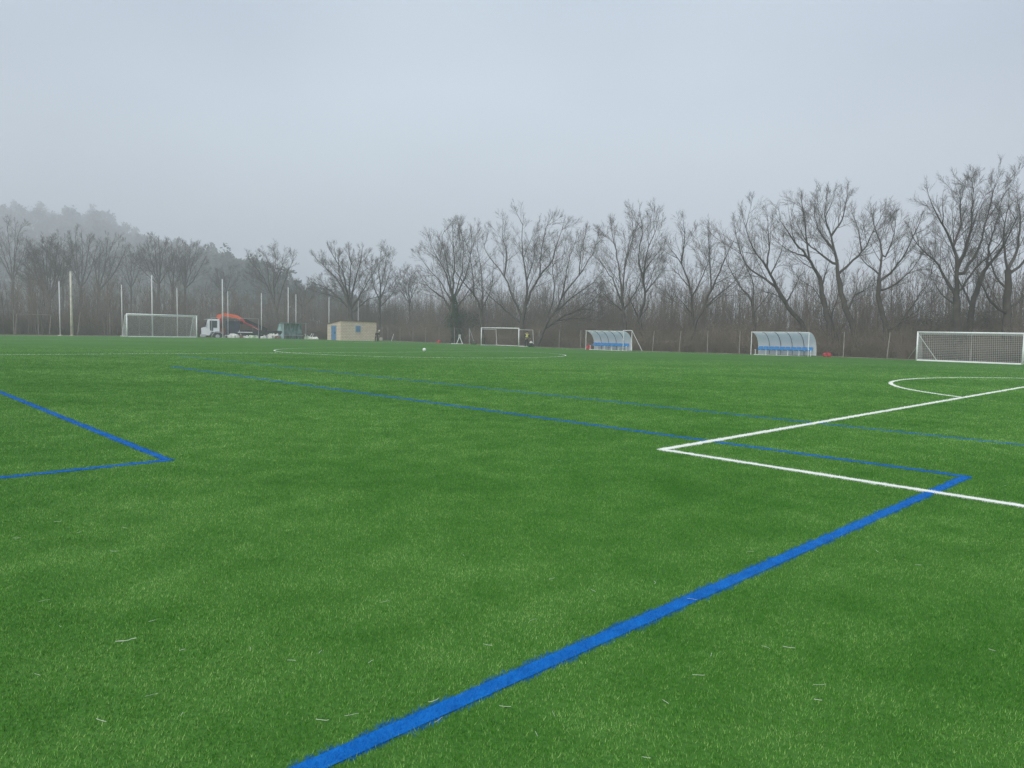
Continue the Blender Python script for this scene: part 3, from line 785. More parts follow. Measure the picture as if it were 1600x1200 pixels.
# ------------------------------------------------------------------ thicket, undergrowth and far wood
def sapling(r, h, twigs, spread, rad, st=1.0):
    """list of (verts,quads) for a thin upright stem with ascending shoots"""
    c_ = Cloud()
    P0, R0 = grow(np.zeros((1, 3)), np.array([[r.normal(0, .13*st), r.normal(0, .13*st), 1]]), np.array([h]), np.array([rad]), 6, .09*st, .04, r)
    c_.add(*tubes(P0, R0, 3))
    lv = spawn(P0, R0, twigs, 24+12*st, spread, r, tmin=.12, length=np.array([h]))
    P1, R1 = grow(lv[0], lv[1], lv[2], np.full(len(lv[2]), rad*.42), 3, .12*st, .07, r); c_.add(*tubes(P1, R1, 3))
    lv = spawn(P1, R1, 4, 34, .5, r, tmin=.2)
    P2, R2 = grow(lv[0], lv[1], lv[2], np.full(len(lv[2]), rad*.26), 2, .14, .06, r); c_.add(*tubes(P2, R2, 3))
    return np.concatenate(c_.v), np.concatenate(c_.q)
def scatter(name, label, cat, m, variants, pos, scl, r):
    V = []; Q = []; n0 = 0
    for k, (p, s) in enumerate(zip(pos, scl)):
        v, q_ = variants[k % len(variants)]
        a = r.uniform(0, 6.28); ca, sa = math.cos(a), math.sin(a)
        x = v[:, 0]*ca-v[:, 1]*sa; y = v[:, 0]*sa+v[:, 1]*ca
        V.append(np.c_[x*s*1.0+p[0], y*s+p[1], v[:, 2]*s+p[2]]); Q.append(q_+n0); n0 += len(v)
    o = mesh_obj(name, np.concatenate(V), np.concatenate(Q), m); tag(o, label, cat, kind='stuff')
    return o
r = np.random.default_rng(99)
var = [sapling(r, 6.2, 15, .34, .03) for _ in range(6)]+[sapling(r, 6.6, 13, .3, .036, .3) for _ in range(7)]
pos = []; scl = []
for _ in range(3600):        # upright grove behind the far touchline
    b = r.uniform(-25, 135); a = 64+r.exponential(14) if r.random() < .75 else r.uniform(60, 110)
    a = min(a, 115)
    x, y = wxy(a, b); pos.append((x, y, H(a, b)-.1)); hh = r.uniform(.7, 1.25)*(0.8 if a < 66 else 1.05); scl.append(hh)
scatter('sapling_wood', 'dense brown grove of thin upright leafless stems behind the far fence', 'wood', MT['twig2'], var, pos, scl, r)
pos = []; scl = []
for _ in range(2400):        # behind the far goal
    a = r.uniform(-70, 75); b = 108+r.exponential(16)
    b = min(b, 165)
    x, y = wxy(a, b); pos.append((x, y, H(a, b)-.1)); scl.append(r.uniform(.6, 1.25))
scatter('sapling_wood', 'misty brown wood of thin leafless stems behind the far goal', 'wood', MT['twig2'], var, pos, scl, r)
def bush(r, h, n):
    c_ = Cloud(); d = r.normal(0, .55, (n, 3)); d[:, 2] = np.abs(d[:, 2])*.5+.75
    P1, R1 = grow(r.normal(0, .22, (n, 3))*np.array([1, 1, 0]), d, r.uniform(.55, 1.1, n)*h, np.full(n, .014), 4, .16, -.03, r); c_.add(*tubes(P1, R1, 3))
    lv = spawn(P1, R1, 5, 40, .45, r, tmin=.15); P2, R2 = grow(lv[0], lv[1], lv[2], np.full(len(lv[2]), .008), 2, .15, 0, r); c_.add(*tubes(P2, R2, 3))
    lv = spawn(P2, R2, 2, 40, .5, r, tmin=.2); P2, R2 = grow(lv[0], lv[1], lv[2], np.full(len(lv[2]), .006), 1, .15, 0, r); c_.add(*tubes(P2, R2, 3))
    return np.concatenate(c_.v), np.concatenate(c_.q)
bv = [bush(r, 2.4, 13) for _ in range(8)]
pos = []; scl = []
for _ in range(3000):
    b = r.uniform(-22, 108); a = 59+r.exponential(5) if r.random() < .8 else r.uniform(59, 95)
    x, y = wxy(a, b); pos.append((x, y, H(a, b)-.08)); scl.append(r.uniform(.6, 1.6)*(0.7 if a < 61 else 1))
for _ in range(1900):
    a = r.uniform(-65, 62); b = 109+r.exponential(7)
    x, y = wxy(a, b); pos.append((x, y, H(a, b)-.08)); scl.append(r.uniform(.6, 1.5))
scatter('undergrowth', 'tangled leafless brown bramble and scrub along the fence', 'undergrowth', MT['brush'], bv, pos, scl, r)

def leaf_clumps(r, n, centre, radii, size, shell=.55, lumps=9):
    """n small leaf quads in lumpy ellipsoid"""
    lc = r.normal(0, 1, (lumps, 3)); lc = norm(lc)*r.uniform(.25, .8, (lumps, 1)); lc[:, 2] = np.abs(lc[:, 2])*.8
    lr = r.uniform(.28, .5, lumps)
    k = r.integers(0, lumps, n); d = norm(r.normal(0, 1, (n, 3)))*(r.uniform(0, 1, (n, 1))**shell)
    p = (lc[k]+d*lr[k][:, None])*np.array(radii)+np.array(centre)
    u = norm(r.normal(0, 1, (n, 3))); w_ = norm(np.cross(u, r.normal(0, 1, (n, 3)))); s = size*r.uniform(.6, 1.4, (n, 1))
    v = np.stack([p-u*s, p+w_*s*.5, p+u*s, p-w_*s*.5], 1).reshape(-1, 3)
    return v, np.arange(n*4).reshape(-1, 4)
def evergreen(label, px, Y, w_, h, seed, n=5200, grp='dark evergreen bushes behind the fence'):
    r = np.random.default_rng(seed); p = on_Y(px, Y); e = empty('evergreen_bush', p); tag(e, label, 'bush', grp)
    v, q_ = leaf_clumps(r, n, (0, 0, h*.42), (w_/1.5, w_/1.8, h*.62), .1, .5, 16); mesh_obj('foliage', v, q_, MT['ever'], e)
    mb = MB()
    for k in range(5):
        a = k*1.3; mb.tube([(0.2*math.cos(a), .2*math.sin(a), -.1), (.5*math.cos(a), .5*math.sin(a), h*.35), (.9*math.cos(a), .9*math.sin(a), h*.7)], [.07, .05, .02], 6)
    mb.build('stem', MT['bark'], e)
evergreen('dull dark evergreen bush left of the goal at right, between two bare trees', 1430, 66, 4.6, 4.3, 51)
evergreen('rounded brown-green bush directly behind the netted goal at right', 1502, 64, 4.6, 4.6, 52)
evergreen('dark evergreen bush near the right end of the netted goal', 1545, 62, 3.8, 4.1, 53)
evergreen('dark green bush at foot of the ivy-clad tree', 722, 97, 5.0, 5.2, 54)
evergreen('low dark bush behind the tall pole at left', 128, 124, 5.0, 4.8, 55)
# ivy on the dark trunk
p = on_Y(711, 91.6); ri = np.random.default_rng(5)
n = 2600; z = ri.uniform(0, 1, n)**.9*6.2; an = ri.uniform(0, 6.28, n); rr = .5+.28*np.sin(z*1.7+an)+ri.uniform(0, .25, n); rr *= (1-z/9)
cc = np.c_[rr*np.cos(an)-z*.03, rr*np.sin(an), z]; u = norm(ri.normal(0, 1, (n, 3))); w_ = norm(np.cross(u, ri.normal(0, 1, (n, 3)))); s = .09*ri.uniform(.6, 1.4, (n, 1))
v = np.stack([cc-u*s, cc+w_*s*.6, cc+u*s, cc-w_*s*.6], 1).reshape(-1, 3)
e = empty('ivy', p); tag(e, 'dark ivy climbing the trunk of the tree left of the small goal', 'ivy'); mesh_obj('foliage', v, np.arange(n*4).reshape(-1, 4), MT['ivy'], e)

# hills in the mist on the left
RID = [(-500, 300), (-200, 318), (0, 345), (60, 352), (130, 358), (165, 356), (200, 378), (250, 392), (300, 402), (350, 412), (400, 438), (440, 460), (500, 490), (560, 506), (700, 519)]
def ridge_z(px, Y):
    xs_, ys_ = zip(*RID); py = np.interp(px, xs_, ys_); return at(px, py+14, Y).z
def YRf(px): return float(np.interp(px, [-100, 200, 330, 420, 700], [900, 780, 470, 300, 280]))
cols = np.linspace(-500, 700, 70); dists = np.linspace(165, 1100, 60)
hv = []
for px in cols:
    YR = YRf(px); zr = max(ridge_z(px, YR), 0)
    for Y in dists:
        f = sst((Y-165)/(YR-165)) if Y < YR else 1-0.35*sst((Y-YR)/260)
        p = at(px, 515, Y); hv.append((p.x, p.y, -0.6+zr*f+.8*math.sin(px*.05+Y*.04)*f))
i = np.arange(len(hv)).reshape(70, 60); q = np.stack([i[:-1, :-1], i[1:, :-1], i[1:, 1:], i[:-1, 1:]], -1).reshape(-1, 4)
o = mesh_obj('hills', np.array(hv), q, MT['hill'], smooth=True); tag(o, 'wooded hill fading into mist on the left', kind='structure')
rh = np.random.default_rng(77); V = []; Q = []; n0 = 0
for k in range(2600):
    px = rh.uniform(-420, 560); YR = YRf(px); Y = 215+(YR+30-215)*rh.uniform(0, 1)**.6; zr = max(ridge_z(px, YR), 0)
    f = sst((Y-165)/(YR-165)) if Y < YR else 1-0.35*sst((Y-YR)/260)
    p = at(px, 515, Y); sc2 = max(1, Y/420); h = rh.uniform(5, 12)*sc2*(1.5 if rh.random() < .12 else 1); w_ = rh.uniform(2.8, 5.5)*sc2
    v, q_ = leaf_clumps(rh, 130, (p.x, p.y, -0.6+zr*f+h*.62), (w_, w_, h*.42), .85*sc2, .4, 7); V.append(v); Q.append(q_+n0); n0 += len(v)
o = mesh_obj('hillside_wood', np.concatenate(V), np.concatenate(Q), MT['pine']); tag(o, 'misty evergreen wood covering the hill on the left', 'wood', kind='stuff')

# ------------------------------------------------------------------ goals
def net_mb(width, height, depth, top_depth, cell, r=.0035):
    """net of a box goal: mouth along x, rear towards +y"""
    segs = []
    nx = int(round(width/cell)); nz = int(round(height/cell)); nd = max(1, int(round(depth/cell)))
    X = np.linspace(-width/2, width/2, nx+1); Z = np.linspace(0.03, height, nz+1)
    yb = lambda z: depth+(top_depth-depth)*z/height
    sag = lambda x, z: .05*math.sin(math.pi*z/height)*math.sin(x*1.9+1)
    for x in X: segs.append([(x, yb(z)+sag(x, z), z) for z in np.linspace(.03, height-.04, 8)])
    for z in Z: segs.append([(x, yb(z)+sag(x, z), z-.0*x) for x in np.linspace(-width/2, width/2, 8)])
    nt_ = max(1, int(round(top_depth/cell)))
    for y in np.linspace(0, top_depth, nt_+1): segs.append([(x, y, height-.03-.06*math.sin(math.pi*y/max(top_depth, .01))) for x in np.linspace(-width/2, width/2, 8)])
    for x in X: segs.append([(x, y, height-.03-.06*math.sin(math.pi*y/max(top_depth, .01))) for y in np.linspace(0, top_depth, 8)])
    for sx in (-1, 1):
        x = sx*width/2
        for z in Z: segs.append([(x, yb(z)*k/7, z) for k in range(8)])
        for k in range(nd+1):
            f = k/nd; segs.append([(x, f*yb(z), z) for z in np.linspace(.03, height-.03, 8)])
    P = np.array(segs); return tubes(P, np.full(P.shape[:2], r), 3)
def goal(label, pos, rz, width, height, depth, top_depth, rp, cell=None, group=None, rear_frame=False, front_bar=False, stay=False, cord=.0035, m='white'):
    e = empty('goal', pos, rz); tag(e, label, 'goal', group)
    for s in (-1, 1): MB().tube([(s*(width/2+rp), 0, 0), (s*(width/2+rp), 0, height+rp)], rp, 12).build('post', MT[m], e, smooth=True)
    MB().tube([(-width/2-2*rp, 0, height+rp), (width/2+2*rp, 0, height+rp)], rp, 12).build('crossbar', MT[m], e, smooth=True)
    if front_bar: MB().box(-width/2, width/2, -.06, .06, 0.0, .1).build('ground_bar', MT[m], e, .01)
    if rear_frame:
        for s in (-1, 1):
            x = s*width/2
            MB().tube([(x, 0, height-.1), (x, top_depth, height-.1), (x, depth, .03), (x, 0, .03)], .025, 8).build('side_frame', MT[m], e)
        MB().tube([(-width/2, depth, .03), (width/2, depth, .03)], .025, 8).build('rear_bar', MT[m], e)
    if stay:
        for s in ((-1,) if height < 2 else (-1, 1)): MB().tube([(s*width/2, .05, height-.12), (s*(width/2-.9), depth, .05)], .02, 8).build('stay', MT[m], e)
    if cell:
        v, q_ = net_mb(width, height, depth, top_depth, cell, cord); mesh_obj('net', v, q_, MT['net'], e)
    return e
GA = 54.68
rz_b = ROT_B+math.pi      # local x along -b, local y (rear) along ... checked below
def yaw_for(xdir_a, xdir_b):
    """yaw so that local +x points along (a,b) direction"""
    x = xdir_a*sT-xdir_b*cT; y = xdir_a*cT+xdir_b*sT; return math.atan2(y, x)
goal('white netted small-sided goal at the right edge of the pitch', W(GA, 24.41), yaw_for(0, -1), 6, 1.92, 1.1, .6, .05, .12, 'small-sided goals on the far touchline', False, True, True, .0065)
# far full-size goal: mouth along a, rear toward +b -> local x = +a, local y = +b
goal('full-size white goal with grey net at the far left end', W(MID, PL), yaw_for(1, 0), 7.32, 2.44, 2.0, .9, .06, .12, None, True, True, False, .006)
goal('netless white small goal frame in the middle of the far side', W(GA, 69.78), yaw_for(0, -1), 6, 1.95, 2.4, 2.2, .05, None, 'small-sided goals on the far touchline', True, False, False)
def thin_goal(label, pL, pR, h, m, r=.03, brace=None, lean=0.0):
    e = empty('old_goal', pL); tag(e, label, 'goal frame'); d = pR-pL
    for k, s in enumerate((0, 1)): MB().tube([tuple(d*s), tuple(d*s+Vector((lean, 0, h)))], r, 8).build('post', MT[m], e)
    MB().tube([(lean, 0, h), tuple(d+Vector((lean, 0, h)))], r*.9, 8).build('crossbar', MT[m], e)
    if brace: MB().tube([tuple(d+Vector((0, 0, h))), tuple(d+Vector(brace))], r*.7, 8).build('brace', MT[m], e)
    return e
thin_goal('old rusty thin goal frame among the scrub at far left', on_b(23.5, 106), on_b(77, 106)+Vector((0, 0, 0)), 2.25, 'rust', .03, lean=.25)
thin_goal('thin grey goal frame standing in front of the truck', on_b(331, 102.6), on_b(404, 102.2), 2.75, 'galv', .03)
thin_goal('pale goal frame with slanting brace tucked behind the farther dugout', on_a(973, 56.2), on_a(986.5, 56), 1.95, 'white', .03, brace=(1.0, -.2, .02))
# stay leaning at left of the right goal
def stick(name, label, cat, p0, p1, r, m, grp=None):
    e = MB().tube([(0, 0, 0), tuple(p1-p0)], r, 8).build(name, MT[m]); e.location = p0; tag(e, label, cat, grp); return e
stick('stay_pole', 'thin pale pole slanting to the ground left of the netted goal at right', 'pole', on_a(1418, 56.4), on_a(1434, 55.4)+Vector((0, 0, 1.15)), .02, 'galv')
stick('leaning_stick', 'white stick leaning by the fence right of the hut', 'stick', on_a(611.5, 55.5), on_a(615, 56)+Vector((0, 0, .95)), .025, 'white')

# net poles behind the far goal
PG = 'tall pale ball-stop poles behind the far goal'
def pole(label, px, b, pytop, r0, r1, m='pole'):
    p = on_b(px, b); Y = p.y; top = at(px-0.6, pytop, Y).z-p.z
    e = empty('ball_stop_pole', p); tag(e, label, 'pole', PG)
    MB().tube([(0, 0, -.1), (0, 0, top)], [r0, r1], 10).build('shaft', MT[m], e, smooth=True)
    MB().tube([(0, 0, top), (0, 0, top+.03)], [r1*1.25, r1*1.25], 10).build('cap', MT['galv'], e)
    MB().box(-.18, .18, -.18, .18, -.1, .03).build('footing', MT['conc'], e)
for a_ in [('thick tapered pole with yellowed foot, tallest at far left', 112.5, 101, 424, .15, .09, 'conc'),
           ('tall pole seen through the left half of the far goal', 238.5, 101, 430, .085, .07),
           ('tall pole standing beside the white truck cab', 348.2, 101, 436, .085, .07),
           ('tall pole behind the left part of the old green dugout', 450.5, 103, 449, .075, .06),
           ('tall pole rising from behind the hut roof', 559.5, 105.5, 470, .05, .04),
           ('slim pole left of the thick tapered pole', 94.3, 104, 440, .07, .06),
           ('slim pole at the left post of the far goal', 191.3, 104, 445, .06, .05),
           ('slim pole seen through the right half of the far goal', 277.5, 104, 450, .06, .05),
           ('slim pole crossing the dark truck body', 356.5, 104, 455, .045, .04),
           ('slim pole left of the white bulk sacks', 408.7, 103, 458, .055, .05),
           ('slim pole behind the right part of the old green dugout', 462.5, 103.5, 460, .06, .05),
           ('pole standing at the left end of the hut', 514, 100.2, 464, .055, .045)]:
    pole(*a_)
# low fence posts
FG = 'thin fence posts along the trees'
def fence(label, pts, h, wires=3, lean=None):
    e = empty('wire_fence', pts[0]); tag(e, label, 'fence'); o0 = pts[0]
    tops = []
    for k, p in enumerate(pts):
        ln = lean.get(k, 0) if lean else 0
        q_ = p-o0; MB().tube([tuple(q_-Vector((0, 0, .1))), tuple(q_+Vector((ln, 0, h)))], .034, 6).build('post', MT['fpost'], e); tops.append((q_, ln))
    mb = MB()
    for wz in [h*.96, h*.5, h*.06][:wires]:
        for (q0, l0), (q1, l1) in zip(tops[:-1], tops[1:]): mb.tube([tuple(q0+Vector((l0*wz/h, 0, wz))), tuple(q1+Vector((l1*wz/h, 0, wz)))], .0025, 3)
    mb.build('wire', MT['rust'], e)
fence('long wire fence on thin posts between the far touchline and the bare trees', [on_a(x, 57.6) for x in
      (597, 606, 625, 645, 665, 686, 710, 733, 775, 812, 842, 873.5, 907, 960, 1019.5, 1061, 1105, 1155, 1215, 1317.5, 1385.5, 1516, 1640)], 1.95, 3, {14: .1, 15: .12, 20: .15, 3: .03})
fence('sparse wire fence on thin posts behind the far goal', [on_b(x, 107) for x in (-40, 22, 60, 121, 172, 218, 257, 292, 330, 372, 395)], 2.7, 2, {3: .4, 6: .1})

# ------------------------------------------------------------------ curved dugouts
def dugout(label, pL, pR, h, group):
    """pL,pR: front roof corners' feet as seen (left = larger b). local x from pL to pR, local +y to the rear."""
    d = pR-pL; Lx = math.hypot(d.x, d.y); rz = math.atan2(d.y, d.x)
    e = empty('dugout', pL, rz); tag(e, label, 'dugout', group)
    D = 1.25; slope = d.z/Lx
    prof = []
    for k in range(15):      # from front top over the back down to the ground
        t = k/14; ang = math.radians(93-t*93)
        prof.append((D*(1-(1-math.cos(math.radians(90)*t))*0)*0, 0))
    prof = []
    for k in range(13):
        t = k/12*math.pi/2; prof.append((-.12+(D+.12)*math.sin(t), .52+(h-.52)*math.cos(t)))
    prof += [(D+.02, .3), (D+.03, .06)]
    n = len(prof)
    v = []; th_ = .012
    for x in np.linspace(0, Lx, 11):
        for (y, z) in prof: v.append((x, y, z+x*slope))
    f = [(i*n+j, (i+1)*n+j, (i+1)*n+j+1, i*n+j+1) for i in range(10) for j in range(n-1)]
    o = mesh_obj('shell', v, f, MT['poly'], e, smooth=True)
    for k in range(6):
        x = Lx*k/5
        ed = k in (0, 5); off = -.022
        pts = [(x, y+(off if y > .5 else 0), z-.02+x*slope) for (y, z) in prof]
        MB().tube(pts, .016 if ed else .022, 6).build('rib', MT['white' if ed else 'rib'], e)
    MB().tube([(0, -.12, h), (Lx, -.12, h+Lx*slope)], .022, 8).build('front_rail', MT['white'], e)
    MB().box(0, Lx, -.15, D, h+.012, h+.03) if False else None
    for x in (0.03, Lx-.03): MB().tube([(x, -.1, 0+x*slope), (x, -.1, h+x*slope)], .025, 8).build('front_post', MT['white'], e)
    for x in np.linspace(.1, Lx-.1, 6): MB().tube([(x, .5, x*slope), (x, .5, .42+x*slope)], .024, 8).build('bench_leg', MT['white'], e)
    MB().tube([(0.03, .5, .42), (Lx-.03, .5, .42+Lx*slope)], .02, 6).build('bench_rail', MT['white'], e)
    MB().box(0, Lx, .45, D, .0, .035).build('base_frame', MT['white'], e)
    for k in range(10):
        x = .12+(Lx-.24)*(k+.5)/10; wd = (Lx-.24)/10*.45; z0 = .45+x*slope
        s = [(.42, .46), (.5, .44), (.8, .45), (.92, .52), (.96, .68), (.98, .71), (1.01, .68), (.97, .5), (.85, .41), (.48, .40)]
        mb = MB(); n_ = len(s)
        vs = []
        for (sx, fac) in ((-wd, .85), (-wd*.6, 1), (wd*.6, 1), (wd, .85)):
            vs += [(x+sx, y, (z if z < .6 else .6+(z-.6)*(fac if fac < 1 else 1))+x*slope) for (y, z) in s]
        fs = [tuple(range(n_)), tuple(reversed(range(3*n_, 4*n_)))]+[(c_*n_+i_, (c_+1)*n_+i_, (c_+1)*n_+(i_+1) % n_, c_*n_+(i_+1) % n_) for c_ in range(3) for i_ in range(n_)]
        mb.add(vs, fs).build('seat', MT['blue_seat'], e, smooth=False)
    return e
DG = 'curved dugouts with blue seats by the far touchline'
dugout('nearer curved translucent dugout with ten blue seats, left of a small red object', on_a(1173.5, 55.0), on_a(1264, 55.0), 1.86, DG)
dugout('farther curved translucent dugout with blue seats, beside the braced goal frame', on_a(915.8, 55.0), on_a(974.8, 55.0), 1.86, DG)

# old green sheet-metal dugout facing the pitch
def old_dugout():
    pL, pR = on_b(443.5, 101), on_b(478, 101); d = pR-pL; Lx = math.hypot(d.x, d.y); rz = math.atan2(d.y, d.x)
    e = empty('dugout', pL, rz); tag(e, 'old boxy dugout of streaked green sheeting between the white sacks', 'dugout')
    MB().prism([(-.75, 0), (Lx-.1, 0), (Lx-.1, 2.05), (-.05, 2.1)], 1.0, 1.03).build('back_panel', MT['teal'], e)
    MB().box(-.3, Lx+.35, -.05, 1.1, 2.12, 2.17).build('roof', MT['teal'], e)
    MB().add([(-.02, 0, 0), (-.75, 1.0, 0), (-.15, 1.0, 2.1), (-.02, 0, 2.1)], [(0, 1, 2, 3)]).build('side_panel', MT['teal'], e)
    for x in (0, Lx): MB().box(x-.035, x+.035, -.03, .04, 0, 2.12).build('post', MT['galv'], e)
    MB().box(-.3, Lx-.1, .6, 1.0, .42, .5).build('bench', MT['galv'], e)
    MB().box(Lx-1.0, Lx-.15, .55, .6, .62, .72).build('armrest', MT['rib'], e)
old_dugout()

# ------------------------------------------------------------------ hut
def hut():
    pc = on_Y(532.5, 93.5); pc.z -= .02
    # long front wall runs right, short door wall runs left and back
    pr_ = on_Y(588, 96.5); pl = on_Y(511.5, 97.0)
    e = empty('hut', pc); tag(e, 'cream block hut with blue door and window beyond the far corner', 'hut')
    R_ = pr_-pc; R_.z = 0; L_ = pl-pc; L_.z = 0; Bk = R_+L_
    hc, hr, hl = 2.58, 2.5, 2.1
    hb = 2.02
    def uvwall(p0, p1, z0, z1, name, m):
        me_v = [(p0.x, p0.y, -.1), (p1.x, p1.y, -.1), (p1.x, p1.y, z1), (p0.x, p0.y, z0)]
        return me_v
    v = [(0, 0, -.1), (R_.x, R_.y, -.1), (Bk.x, Bk.y, -.1), (L_.x, L_.y, -.1), (0, 0, hc), (R_.x, R_.y, hr), (Bk.x, Bk.y, hb), (L_.x, L_.y, hl)]
    f = [(0, 1, 5, 4), (1, 2, 6, 5), (2, 3, 7, 6), (3, 0, 4, 7), (4, 5, 6, 7)]
    o = mesh_obj('wall', v, f, MT['block'], e)
    uvl = o.data.uv_layers.new(name='UVMap'); 
    for poly in o.data.polygons:
        vs_ = [o.data.vertices[o.data.loops[l].vertex_index].co for l in poly.loop_indices]
        u0 = (vs_[1]-vs_[0]).normalized()
        for l, c_ in zip(poly.loop_indices, vs_): uvl.data[l].uv = ((c_-vs_[0]).dot(u0), c_.z)
    # roof slab with overhang
    cx = Bk*.5
    def ov(p, z, k=1.05): q_ = cx+(Vector((p.x, p.y, 0))-cx)*k; return (q_.x, q_.y, z)
    c4 = [(Vector((0, 0, 0)), hc), (R_, hr), (Bk, hb), (L_, hl)]
    v = [ov(p, z+.004) for p, z in c4]+[ov(p, z+.08) for p, z in c4]
    mesh_obj('roof', v, [(0, 3, 2, 1), (4, 5, 6, 7), (0, 1, 5, 4), (1, 2, 6, 5), (2, 3, 7, 6), (3, 0, 4, 7)], MT['roof'], e)
    def panel(name, along, s0, s1, z0, z1, m, out_, th=.05, parent=e):
        u = along.normalized(); nrm = Vector((u.y, -u.x, 0)) if out_ > 0 else Vector((-u.y, u.x, 0))
        a0 = u*s0; a1 = u*s1; v = []
        for z in (z0, z1):
            for q_ in (a0-nrm*.02, a1-nrm*.02, a1+nrm*th, a0+nrm*th): v.append((q_.x, q_.y, z))
        return mesh_obj(name, v, [(0, 3, 2, 1), (4, 5, 6, 7), (0, 1, 5, 4), (1, 2, 6, 5), (2, 3, 7, 6), (3, 0, 4, 7)], MT[m], parent)
    Rl, Ll = R_.length, L_.length
    # window in the long wall
    w0, w1 = Rl*(554.5-532.5)/55.5*1.0, Rl*(563-532.5)/55.5
    panel('window_surround', R_, w0-.12, w1+.12, 1.02, 2.12, 'ledge', 1, .03)
    wf = panel('window', R_, w0, w1, 1.12, 2.0, 'frame', 1, .05)
    panel('shutter', R_, w0+.1, w1-.1, 1.2, 1.92, 'door', 1, .07, wf)
    # door in the short wall (u runs left/back)
    d0, d1 = Ll*(532.5-526.0)/21, Ll*(532.5-518.0)/21
    df = panel('door', L_, d0, d1, 0.0, 1.98, 'frame', -1, .05)
    panel('door_leaf', L_, d0+.12, d1-.12, .05, 1.88, 'door', -1, .08, df)
    panel('door_handle', L_, d0+.22, d0+.34, .85, 1.1, 'black', -1, .14, df)
hut()

# ------------------------------------------------------------------ truck with crane
def truck():
    p = on_b(314.5, 105.5); p.z -= .05
    q_ = on_b(436, 104.6); Y = p.y
    e = empty('crane_truck', p, math.atan2(q_.y-p.y, q_.x-p.x)*.5); tag(e, 'white-cab lorry with folded orange loader crane behind the far goal line', 'truck')
    # local x to the rear (image right), y away
    cab = [(0.02, .55), (0.0, 1.55), (.5, 1.7), (.75, 2.62), (1.0, 2.72), (2.15, 2.72), (2.2, 2.6), (2.2, .95), (1.9, .95), (1.75, 1.05), (1.2, 1.05), (1.0, .6)]
    MB().prism(cab, 0, 2.35).build('cab', MT['cab'], e, .04)
    MB().prism([(1.02, 1.62), (1.02, 2.52), (1.9, 2.52), (1.9, 1.62), (1.45, 1.62), (1.4, 1.2), (1.05, 1.25)], -.03, .02).build('side_window', MT['glass'], e)
    MB().prism([(.44, 1.72), (.7, 2.6), (.76, 2.6), (.56, 1.72)], .12, 2.23).build('windscreen', MT['glass'], e)
    MB().prism([(.3, 2.62), (.35, 2.7), (.9, 2.76), (.9, 2.68)], .05, 2.3).build('sun_visor', MT['galv'], e)
    MB().box(-.12, .55, -.02, 2.37, .4, .75).build('bumper', MT['galv'], e, .04)
    for y in (.1, 1.95): MB().box(-.15, -.1, y, y+.32, .5, .68).build('headlight', MT['white'], e)
    MB().box(.0, .05, .3, 2.0, .95, 1.25).build('grille', MT['black'], e)
    MB().box(.45, .55, -.22, -.05, 1.75, 2.3).build('mirror', MT['black'], e)
    for x in (1.95, 6.7, 8.0):
        for y in ((-.02, .3), (2.05, 2.37)):
            tw = MB().wheel(x, .5, .52, *y).build('wheel', MT['tyre'], e); MB().wheel(x, .5, .25, y[0]-.03 if y[0] < 1 else y[1], y[0] if y[0] < 1 else y[1]+.03, 14).build('rim', MT['galv'], tw)
    k = [(1.95+.68*math.cos(math.radians(t_)), .5+.68*math.sin(math.radians(t_))) for t_ in range(10, 171, 16)]; k2 = [(1.95+.6*math.cos(math.radians(t_)), .5+.6*math.sin(math.radians(t_))) for t_ in range(170, 9, -16)]
    MB().prism(k+k2, -.05, .35).build('mudguard', MT['galv'], e)
    MB().box(.9, 9.9, .5, 1.8, .6, .85).build('chassis', MT['black'], e)
    MB().box(2.9, 4.6, .1, 2.3, .85, 2.55).build('cargo_box', MT['navy'], e, .03)
    MB().box(4.6, 9.9, .0, 2.35, .9, 1.02).build('flatbed', MT['black'], e)
    MB().box(4.65, 9.9, -.01, .05, 1.0, 1.35).build('side_board', MT['black'], e)
    MB().box(4.4, 6.2, -.08, -.02, 1.05, 1.14).build('rail', MT['white'], e)
    # crane
    MB().tube([(2.45, 1.2, .8), (2.45, 1.2, 2.9)], .2, 10).build('crane_column', MT['red'], e)
    MB().box(2.3, 2.75, .9, 1.5, .85, 1.6).build('crane_base', MT['orange'], e, .03)
    MB().prism([(1.75, 3.0), (1.85, 3.28), (2.35, 3.4), (2.45, 3.55), (2.75, 3.58), (4.3, 3.3), (5.0, 2.9), (4.9, 2.55), (4.2, 2.88), (2.9, 3.12), (2.3, 3.0), (2.2, 2.7), (2.0, 2.75)], 1.0, 1.4).build('crane_boom', MT['orange'], e, .03)
    MB().prism([(4.7, 2.95), (5.1, 2.85), (5.3, 2.5), (4.95, 2.3), (4.65, 2.5)], .9, 1.5).build('crane_joint', MT['red'], e, .03)
    MB().prism([(5.0, 2.85), (5.3, 2.9), (8.1, 1.6), (8.0, 1.25), (5.2, 2.45)], 1.05, 1.35).build('crane_arm', MT['black'], e)
    MB().tube([(5.0, .95, 2.45), (7.0, .95, 1.5)], .1, 8).build('hydraulic_ram', MT['red'], e)
    MB().tube([(6.2, .9, 1.85), (6.9, .9, 1.5)], .04, 8).build('ram_rod', MT['white'], e)
    MB().wheel(4.85, 2.35, .22, .85, 1.0, 12).build('pulley', MT['black'], e)
    MB().tube([(4.0, .5, 2.6), (4.5, .3, 2.2), (4.6, .1, 1.2), (4.9, -.1, .5)], .025, 6).build('hose', MT['white'], e)
truck()

